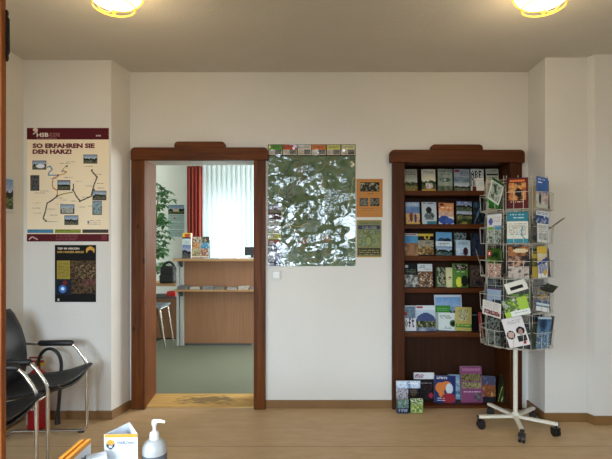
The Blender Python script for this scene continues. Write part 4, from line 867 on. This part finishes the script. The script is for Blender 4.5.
# triangular paper column
A = Vector((-.572, 1.30, ZTB)); Bp = Vector((-.4786, 1.305, ZTB)); Cc = Vector((-.5356, 1.392, ZTB)); HT = PZ(434.5, 1.3) - ZTB
ts = empty('table_card', tuple(A), 0, 'three-sided white paper table card with orange band and round logo', 'table card')
def panel(name, P0, P1, ops, rise=0):
    d_ = P1 - P0; o = sheet(name, d_.length, HT, ops, t=.0012, nx=60, nz=90, parent=ts, m=M_PRINT, paper='#e9edf2', seed=4)
    o.location = (P0 + P1) / 2 - A; o.rotation_euler = (0, 0, math.atan2(d_.y, d_.x)); return o
fr = panel('front_panel', A, Bp, [('r',0,0,1,1,'#e3eaf2'),('r',0,0,1,.055,ORG),('e',.07,.1,.31,.25,'#4a5560'),('e',.08,.09,.3,.18,ORG),('e',.13,.17,.25,.22,'#c8d0d8'),('line',[(.1,.2),(.17,.17),(.28,.2)],'#222',1),('t',.62,.19,.93,.215,'#9aa4b0',2),('n',.3,.35,.9,.9,['#e3eaf2','#d6e0ec'],.1)])
lettering('HARZinfo', mat('dark_ink', '#20242a', .6), fr, -.048 + .036, HT - .021 - .008, -.0006, .05, .010, .0, .3)
panel('side_panel', Bp, Cc, [('r',0,0,1,1,'#e3eaf2'),('r',0,0,1,.055,ORG)])
panel('side_panel', Cc, A, [('r',0,0,1,1,'#e3eaf2'),('r',0,0,1,.055,ORG)])
# two cards seen edge-on
for i, (dx, lab) in enumerate(((.011, 'orange-topped white table card nearest the paper column, lettering facing right'), (-.006, 'orange-topped white table card standing behind another, farthest left'))):
    e = empty('table_card', (-.612 + dx, 1.215 - .004 * i, ZTB), 0, lab, 'table card', 'orange-topped table cards')
    o = sheet('card', .135, .168, [('r',0,0,1,1,'#e3eaf2'),('r',0,0,1,.07,ORG),('e',.07,.12,.3,.27,'#4a5560'),('e',.08,.11,.29,.2,ORG),('t',.3,.32,.8,.4,'#8a94a0',2)], t=.010, nx=50, nz=60, parent=e, paper=ORG, m=M_PRINT)
    o.rotation_euler = (0, 0, PI / 2)
    l = lettering('HARZinfo', MATS['dark_ink'], o, -.02, .168 - .042, -.0006, .06, .013, 0, .3)
o = sheet('folded_note', .05, .135, [('r',0,0,1,1,'#dfeaf4')], t=.03, nx=4, nz=4, paper='#dfeaf4'); o.location = (PX(97, 1.24), 1.24, ZTB + .001); o.rotation_euler = (0, 0, .5)
tag(o, 'pale blue-white folded note between the table cards', 'note')
# pump bottle
YBt = 1.34
pb = empty('pump_bottle', (PX(154.5, YBt), YBt, ZTB), 0, 'translucent white hand sanitiser pump bottle with grey label', 'bottle')
kz = lambda py: PZ(py, YBt) - ZTB
M_TR = mat('translucent_plastic', '#d9dad8', .3, trans=.35, coat=.2)
zs = kz(439.5); r0 = .0345
MB().lathe([(0, 0), (r0 - .003, 0), (r0, .004), (r0, kz(449)), (r0 * .97, kz(446)), (r0 * .86, kz(442.5)), (r0 * .62, kz(439.8)), (.0155, kz(438.7)), (.0, kz(438.7))], 36).build('bottle_body', M_TR, pb, smooth=True)
MB().lathe([(r0 + .0003, .012), (r0 + .0008, .012), (r0 + .0008, kz(452.5)), (r0 + .0003, kz(452.5))], 36).build('label_band', mat('slate_label', '#5d6470', .5), pb, smooth=True)
MB().lathe([(0, kz(439)), (.0135, kz(439)), (.014, kz(438.5)), (.013, kz(433)), (.009, kz(431.3)), (0, kz(431.3))], 24).build('collar', M_WHITE, pb, smooth=True)
b = MB().lathe([(0, kz(432)), (.0048, kz(432)), (.0048, kz(425)), (0, kz(425))], 14).lathe([(0, kz(425.5)), (.0075, kz(425)), (.008, kz(420.5)), (0, kz(419.5))], 16)
zn = kz(421.3); b.tube([(-.004, 0, zn), (.018, 0, zn + .001), (.031, -.002, zn - .0015)], [.0062, .0048, .004], 10)
b.build('pump_head', M_WHITE, pb, smooth=True)

# ------------------------------------------------------------------ office seen through the doorway
YC = 6.0
xc0, xc1 = PX(173.5, 5.95), .35
ct = empty('service_counter', (-1.0, 6.1, 0), 0, 'beech office counter with leaflet ledge and grey end post beyond the doorway', 'counter')
def off(o): return rel(o, ct)
zt = PZ(259, 5.95)
off(MB().box(xc0, xc1, 5.93, 6.5, zt - .03, zt).build('countertop', M_BEECHX, bevel=.004))
xp0, xp1 = PX(176.5, 6.1), PX(183.8, 6.1)
off(MB().box(xp1, xc1 - .02, 6.12, 6.145, .03, zt - .03).build('front_panel', M_BEECH))
off(MB().box(xp0, xp0 + .035, 6.09, 6.19, 0, zt - .03).box(xp0 + .045, xp1, 6.1, 6.19, 0, zt - .03).build('end_post', M_GREY, bevel=.006))
off(MB().box(xp1 - .02, xp1 + .9, 6.13, 6.14, 0, .03).build('plinth', M_DGREY))
zsf = PZ(289.3, 6.0)
off(MB().box(PX(175.5, 6.0), xc1 - .02, 5.93, 6.12, zsf - .025, zsf).build('leaflet_ledge', M_BEECHX, bevel=.003))
for z in (zt - .03, zsf - .025):
    off(MB().prism_x([(5.96, z - .004), (6.12, z - .09), (6.12, z - .004)], xp0 + .05, xp0 + .085).build('bracket', M_DGREY, bevel=.003))
for i, px in enumerate((184, 196, 208.5, 220, 233, 244, 256)):
    r_ = random.Random(i); c_ = ['#6a6e70', '#b8b4aa', '#8a8f90', '#7a7468', '#a8a8a8', '#c8c4bc', '#888'][i]
    b = MB(); z = zsf + .001; n_ = [9, 6, 8, 7, 5, 8, 6][i]
    for q in range(n_): b.box(-.065 + r_.uniform(-.004, .004), .065 + r_.uniform(-.004, .004), -.07 + r_.uniform(-.004, .004), .07, z + q * .005, z + q * .005 + .0042)
    o = b.build('leaflet_stack', mat('stack_paper_%d' % i, c_, .6, var=.25, vscale=60)); o.location = (PX(px, 6.02), 6.02, 0); 
    tag(o, ['dark grey leaflet stack, far left on the counter ledge', 'white leaflet stack on ledge, below the photo brochure holder', 'mid grey leaflet stack below the right edge of the photo holder', 'brownish leaflet stack, middle of the counter ledge', 'low light grey leaflet stack on the counter ledge', 'tall pale leaflet stack, rightmost in view on the counter ledge', 'grey leaflet stack on the ledge hidden by the right door frame'][i], 'leaflet stack', 'leaflet stacks on the counter ledge')
# things on the counter
Yd = 6.12
tag(lean_piece('brochure', 182, 190.8, 233, zt, Yd, [('r',0,0,1,.2,'#e8c82a'),('e',.2,.02,.9,.18,'#c8503a'),('r',0,.18,1,.22,'#26305a'),('r',0,.22,1,.48,'#cfdde2'),('t',.1,.3,.9,.44,'#7a9aa8'),('L',0,.46,1,1,'#3a6ab0','#3a4050','#4a5060')], 'tall brochure with yellow top and blue photo, standing on the office counter', 'brochure', None, lean=4, t=.05, nx=18, nz=36), 'tall brochure with yellow top and blue photo, standing on the office counter', 'brochure')
hd = empty('brochure_holder', (PX(199.7, Yd), Yd, zt), 0, 'tiered holder of small photo brochures on the left end of the office counter', 'brochure holder')
MB().box(-.12, .12, .02, .14, 0, .01).box(-.12, .12, .1, .105, 0, .25).build('stand', mat('clear_acrylic', '#c8d4d8', .2, trans=.6), hd)
pal = [('#2f4a34', '#d8d0c0', '#4a3f34'), ('#b8b0a0', '#3a4a3a', '#7a5a4a'), ('#a05a34', '#d8b888', '#5a3a2a'), ('#2f88b8', '#4aa0c8', '#d0d8d8'), ('#6a6a4a', '#c8c0a0', '#3f4a34'), ('#d8c8a0', '#8a3a2a', '#e8e0d0')]
for i in range(6):
    r_, c_ = i // 2, i % 2
    o = sheet('brochure', .108, .13, [('n',0,0,1,.75,list(pal[i]),.4),('r',0,.75,1,.9,'#e0dcd0'),('n',0,.9,1,1,['#8a3a2a','#d8d0c0'],.5)], t=.006, nx=16, nz=18, parent=hd, seed=i); o.location = (-.057 + .114 * c_, .08 - .03 * r_, .165 - .08 * r_ + (.0 if r_ < 2 else 0)); o.rotation_euler = (-.1, 0, 0)
mo = empty('monitor', (PX(252, 6.3), 6.3, zt), 0, 'small black screen standing on the office counter at right', 'monitor')
MB().box(-.1, .14, -.01, .02, .04, .155).build('screen', M_BLKPL, mo, bevel=.004)
MB().box(-.06, .06, -.04, .06, 0, .012).box(-.015, .02, 0, .02, .01, .06).build('stand', M_BLKPL, mo)
b = MB().box(-.12, .12, -.08, .08, .001, .012); o = b.build('paper_pile', M_PAPER); o.location = (PX(246, 6.05), 6.05, zt); tag(o, 'low pile of white papers on the counter in front of the small screen', 'papers')
b = MB().box(-.1, .1, -.07, .07, .001, .007); o = b.build('paper_sheet', mat('pale_blue_paper', '#a8d0d8', .6)); o.location = (PX(213, 6.05), 6.05, zt); tag(o, 'pale blue paper lying on the counter right of the brochure holder', 'paper')
# low cabinet, desk, bag, chair to the left
zc_ = PZ(297, 6.5)
cb = empty('low_cabinet', (-2.35, 6.7, 0), 0, 'low wooden office cabinet left of the counter', 'cabinet')
rel(MB().box(-2.9, PX(176.5, 6.52), 6.52, 6.95, .02, zc_ - .02).build('body', M_BEECH), cb)
rel(MB().box(-2.92, PX(177.5, 6.5), 6.5, 6.97, zc_ - .02, zc_).build('top', M_DGREY, bevel=.003), cb)
rel(MB().box(-2.88, PX(175.5, 6.54), 6.56, 6.9, 0, .02).build('plinth', M_BLKPL), cb)
dk = empty('desk', (-2.35, 7.0, 0), 0, 'wooden desk behind the low cabinet, carrying a black bag', 'desk')
zd = PZ(283.5, 6.7)
rel(MB().box(-2.9, PX(177.5, 6.7), 6.60, 7.25, zd - .03, zd).build('desktop', M_BEECHX, bevel=.003), dk)
rel(MB().box(-2.86, -2.82, 6.98, 7.22, 0, zd - .03).build('leg_panel', M_BEECH), dk); rel(MB().box(-1.95, -1.91, 6.98, 7.22, 0, zd - .03).build('leg_panel', M_BEECH), dk)
bx = MB().box(-.06, .06, -.07, .07, 0, .07); o = bx.build('box', mat('red_card', '#c82018', .5), bevel=.004); o.location = (PX(172, 6.6) , 6.62, zc_ + .001); tag(o, 'small red box on the low cabinet beside the counter post', 'box')
# bag
M_BAG = mat('black_nylon', '#16181a', .6, bump=.4, bscale=40)
bg = empty('black_bag', (PX(167.5, 6.7), 6.75, zd), 0, 'black shoulder bag with two bulging compartments on the desk', 'bag')
def puff(x0, x1, y0, y1, z0, z1, name):
    o = MB().box(x0, x1, y0, y1, z0, z1).build(name, M_BAG, bg, bevel=.035); o.modifiers['bevel'].segments = 5
    for p in o.data.polygons: p.use_smooth = True
    return o
puff(-.115, .105, -.09, .09, .0, .14, 'lower_pouch'); puff(-.105, .1, -.085, .085, .12, .255, 'upper_pouch')
MB().tube(arc_path([(-.09, 0, .22), (-.05, 0, .30), (.03, 0, .315), (.085, 0, .25), (.1, -.03, .2)], .04), [.018] * len(arc_path([(-.09, 0, .22), (-.05, 0, .30), (.03, 0, .315), (.085, 0, .25), (.1, -.03, .2)], .04)), 10).build('handle', M_BAG, bg, smooth=True)
# stacking chair
Yc = 6.2; zse = PZ(303.5, Yc)
oc = empty('office_chair', (PX(160, Yc), 6.15, 0), 0, 'grey-blue office visitor chair with chrome legs beside the counter', 'chair')
X_ = oc.location.x
xr = PX(167.5, Yc) - X_
o = MB().box(xr - .42, xr, -.2, .2, zse - .035, zse).build('seat', mat('slate_seat', '#6f7f88', .5), oc, bevel=.015)
for (xa, ya) in ((xr - .03, -.17), (xr - .03, .17), (xr - .39, -.17), (xr - .39, .17)):
    dxs = .07 if xa > xr - .1 else -.03
    MB().tube(arc_path([(xa - .02, ya, zse - .04), (xa, ya, zse - .06), (xa + dxs, ya * 1.05, .01)], .02), .011, 10).build('leg', M_CHROME, oc, smooth=True)
MB().tube([(xr - .03, -.17, zse - .045), (xr - .03, .17, zse - .045)], .01, 8).tube([(xr - .39, -.17, zse - .045), (xr - .39, .17, zse - .045)], .01, 8).tube([(xr - .4, -.17, zse - .045), (xr - .46, -.17, .86)], .01, 8).tube([(xr - .4, .17, zse - .045), (xr - .46, .17, .86)], .01, 8).build('frame', M_CHROME, oc, smooth=True)
MB().box(xr - .47, xr - .435, -.2, .2, .62, .88).build('backrest', MATS['slate_seat'], oc, bevel=.015)
pts = arc_path([(PX(158, 6.45), 6.47, .55), (PX(156.5, 6.45), 6.46, .4), (PX(160, 6.45), 6.45, .2), (PX(162.5, 6.4), 6.4, .012), (PX(150, 6.4), 6.42, .012)], .08)
tag(MB().tube(pts, .006, 8).build('power_cord', M_BLKPL, smooth=True), 'thin black cord hanging in front of the low cabinet', 'cord')
# calendar
Yk = YEND - .004
cl = empty('wall_calendar', (PX(176.3, Yk), Yk, PZ(237, Yk)), 0, 'three-month wall calendar with landscape photo on the office wall', 'calendar')
W = 16 * Yk / F; H = 32 * Yk / F
s = sheet('picture_page', W, H * .29, [('L',0,0,1,1,'#3f80b0','#22402c','#4a6a3a'),('r',.3,.45,.65,.7,'#d8c0a0')], t=.003, nx=30, nz=18, parent=cl); s.location = (0, -.004, H * .71)
for i in range(3):
    s = sheet('month_page', W, H * .225, [('r',0,0,1,1,'#b9cfcd'),('t',.1,.1,.9,.2,'#5a7a7a'),('t',.06,.35,.94,.95,'#8aa4a6',3)] + ([('e',.35,.45,.45,.6,'#c03030')] if i == 0 else []), t=.002, nx=30, nz=16, parent=cl); s.location = (0, -.003, H * (.475 - .235 * i))
# curtain and blind
M_CURT = mat('red_curtain_cloth', '#a84c42', .8, var=.1); 
nt = M_CURT.node_tree; pbn = nt.nodes['Principled BSDF']; tr = nt.nodes.new('ShaderNodeBsdfTranslucent'); tr.inputs[0].default_value = hx('#c8685a') + (1,)
ms = nt.nodes.new('ShaderNodeMixShader'); ms.inputs[0].default_value = .35; nt.links.new(pbn.outputs[0], ms.inputs[1]); nt.links.new(tr.outputs[0], ms.inputs[2]); nt.links.new(ms.outputs[0], nt.nodes['Material Output'].inputs[0])
Yu = 7.8; cx0, cx1 = PX(186.8, Yu), PX(202.3, Yu)
bm = bmesh.new(); N = 70; top, bot = [], []
zt_, zb_ = PZ(166, Yu), .12
rows_ = []
for z in [zt_ - (zt_ - zb_) * i / 12 for i in range(13)]:
    rows_.append([bm.verts.new((cx0 + (cx1 - cx0) * i / N, Yu + .032 * math.sin(i / N * 2 * PI * 4.5 + .6 * math.sin(i * .4 + z)), z)) for i in range(N + 1)])
for A_, B_ in zip(rows_, rows_[1:]):
    for i in range(N): bm.faces.new((A_[i], A_[i + 1], B_[i + 1], B_[i]))
me = bpy.data.meshes.new('red_curtain'); bm.to_mesh(me); bm.free()
o = link('red_curtain', me, M_CURT, None, True); so = o.modifiers.new('thick', 'SOLIDIFY'); so.thickness = .003
tag(o, 'red pleated curtain hanging left of the bright office window', 'curtain')
M_SLAT = mat('white_blind_fabric', '#dcecee', .8)
nt = M_SLAT.node_tree; pbn = nt.nodes['Principled BSDF']; tr = nt.nodes.new('ShaderNodeBsdfTranslucent'); tr.inputs[0].default_value = hx('#f4fbff') + (1,)
ms = nt.nodes.new('ShaderNodeMixShader'); ms.inputs[0].default_value = .38; nt.links.new(pbn.outputs[0], ms.inputs[1]); nt.links.new(tr.outputs[0], ms.inputs[2]); nt.links.new(ms.outputs[0], nt.nodes['Material Output'].inputs[0])
Ys = 7.86
vb = empty('vertical_blind', (-1.2, Ys, 2.6), 0, 'white vertical slat blind covering the bright office window', 'blind')
zr = PZ(164.5, Ys)
MB().box(PX(203, Ys) + 1.2, .75, -.03, .03, zr - 2.6, zr - 2.6 + .05).build('rail', M_WHITE, vb)
x = PX(205, Ys); pr = None
while x < -.5:
    if pr is None:
        pr = MB().prism([(-.045, -.002), (-.02, -.010), (.02, -.010), (.045, -.002), (.045, -.0005), (.02, -.0085), (-.02, -.0085), (-.045, -.0005)], -1.85, 0).build('slat', M_SLAT, vb); o = pr
    else: o = pr.copy(); C.objects.link(o); o.parent = vb
    o.location = (x + 1.2, 0, zr - 2.6); o.rotation_euler = (0, 0, math.radians(14)); x += .083
# plant
pl = empty('potted_plant', (-2.5, 7.42, 0), 0, 'tall leafy green plant in a pot in the office corner', 'plant')
MB().lathe([(0, 0), (.13, 0), (.17, .3), (.18, .32), (.165, .32), (.15, .28), (0, .28)], 28).build('pot', mat('grey_pot', '#8a8a84', .6), pl, smooth=True)
b = MB(); R = random.Random(3)
tips = []
for i in range(5):
    a = i * 1.26; p = [Vector((.03 * math.cos(a), .03 * math.sin(a), .28))]
    for j in range(8): p.append(p[-1] + Vector((R.uniform(-.02, .025) + .008 * math.cos(a), R.uniform(-.02, .02), .235)))
    b.tube(p, [.012 - .001 * j for j in range(9)], 7); tips += p[3:]
b.build('stems', mat('plant_stem', '#5a5030', .7), pl, smooth=True)
b = MB()
for tnode in tips:
    for q in range(5):
        a = R.uniform(0, 2 * PI); ln = R.uniform(.12, .24); c0 = tnode + Vector((0, 0, R.uniform(-.1, .1)))
        c1 = c0 + Vector((math.cos(a) * ln, math.sin(a) * ln * .8, R.uniform(-.05, .08)))
        b.tube([c0, c1], .0025, 4)
        for k_ in range(7):
            an = 2 * PI * k_ / 7 + R.random(); L_ = R.uniform(.09, .14); w_ = L_ * .2
            d_ = Vector((math.cos(an), math.sin(an), R.uniform(-.75, -.15))).normalized(); sdv = d_.cross(Vector((0, 0, 1))).normalized() * w_
            m1 = c1 + d_ * L_ * .5
            b._new([c1, m1 + sdv, c1 + d_ * L_ + Vector((0, 0, -.015)), m1 - sdv, m1 + Vector((0, 0, .006))], [(0, 1, 4), (1, 2, 4), (2, 3, 4), (3, 0, 4)])
b.build('foliage', mat('green_leaf', '#3f7040', .45, var=.35, vscale=12), pl)

# ------------------------------------------------------------------ light
def area(name, loc, rot, sx_, sy_, power, col, spread=180):
    l = bpy.data.lights.new(name, 'AREA'); l.shape = 'RECTANGLE'; l.size = sx_; l.size_y = sy_; l.energy = power; l.color = col; l.spread = math.radians(spread)
    o = bpy.data.objects.new(name, l); C.objects.link(o); o.location = loc; o.rotation_euler = rot; return o
for (a, c), pw in zip(RWS, (46, 12)): area('daylight_rear_window', ((a + c) / 2, YREAR + .28, 1.65), (PI / 2 - math.radians(26), 0, 0), c - a, 1.05, pw, (.68, .84, 1.0), 76)
area('daylight_added_window', (XL + .28, .35, 1.65), (0, -PI / 2 + math.radians(25), 0), 1.3, 1.65, 40, (.68, .84, 1.0), 125)  # added side light, brightens the room from the left
area('daylight_office_window', ((WX0 + WX1) / 2, YEND + .3, (WZ0 + WZ1) / 2), (-PI / 2, 0, 0), WX1 - WX0, WZ1 - WZ0, 12, (.85, .95, 1.0))
area('daylight_office_side', (OXR - .02, 6.2, 1.6), (0, PI / 2, 0), 1.35, 2.3, 200, (1, 1.0, .98))
for x in (PX(114, LY), PX(543.5, LY)):
    l = bpy.data.lights.new('lamp_bulb', 'POINT'); l.energy = 5.5; l.color = (1, .80, .52); l.shadow_soft_size = .12
    o = bpy.data.objects.new('lamp_bulb', l); C.objects.link(o); o.location = (x, LY, ZC - .3)
wd = bpy.data.worlds.new('sky'); bpy.context.scene.world = wd; wd.use_nodes = True
nt = wd.node_tree; bgn = nt.nodes['Background']; bgn.inputs[1].default_value = 1
tc = nt.nodes.new('ShaderNodeTexCoord'); sp = nt.nodes.new('ShaderNodeSeparateXYZ'); nt.links.new(tc.outputs['Generated'], sp.inputs[0])
cr = nt.nodes.new('ShaderNodeValToRGB'); mr = nt.nodes.new('ShaderNodeMapRange'); mr.inputs[1].default_value = -.2; mr.inputs[2].default_value = .3
nt.links.new(sp.outputs['Z'], mr.inputs[0]); nt.links.new(mr.outputs[0], cr.inputs['Fac'])
e0, e1 = cr.color_ramp.elements; e0.position = .34; e1.position = .46
e0.color = (.07, .075, .07, 1); e1.color = (.78, .9, 1, 1)
nt.links.new(cr.outputs['Color'], bgn.inputs[0]); bgn.inputs[1].default_value = 6.5
def portal(loc, rot, a, b_):
    o = area('window_portal', loc, rot, a, b_, 1, (1, 1, 1)); o.data.cycles.is_portal = True
for a, c in RWS: portal(((a + c) / 2, YREAR - .02, (RZ0 + RZ1) / 2), (PI / 2, 0, 0), c - a, RZ1 - RZ0)
portal((XL - .02, .35, 1.65), (0, -PI / 2, 0), 1.4, 1.7)
portal(((WX0 + WX1) / 2, YEND + .02, (WZ0 + WZ1) / 2), (-PI / 2, 0, 0), WX1 - WX0, WZ1 - WZ0); portal((OXR + .02, 6.2, 1.6), (0, PI / 2, 0), 1.4, 2.4)

# ------------------------------------------------------------------ camera
cam = bpy.data.cameras.new('camera'); co = bpy.data.objects.new('camera', cam); C.objects.link(co)
co.location = (0, 0, CAMZ); co.rotation_euler = (PI / 2, 0, 0)
cam.sensor_width = 36; cam.lens = 36 * F / 612; cam.shift_y = (HY - 229.5) / 612; cam.clip_start = .05
sc = bpy.context.scene; sc.camera = co
sc.view_settings.view_transform = 'Standard'; sc.view_settings.look = 'None'; sc.view_settings.exposure = 0; sc.view_settings.gamma = 1
sc.cycles.use_denoising = True
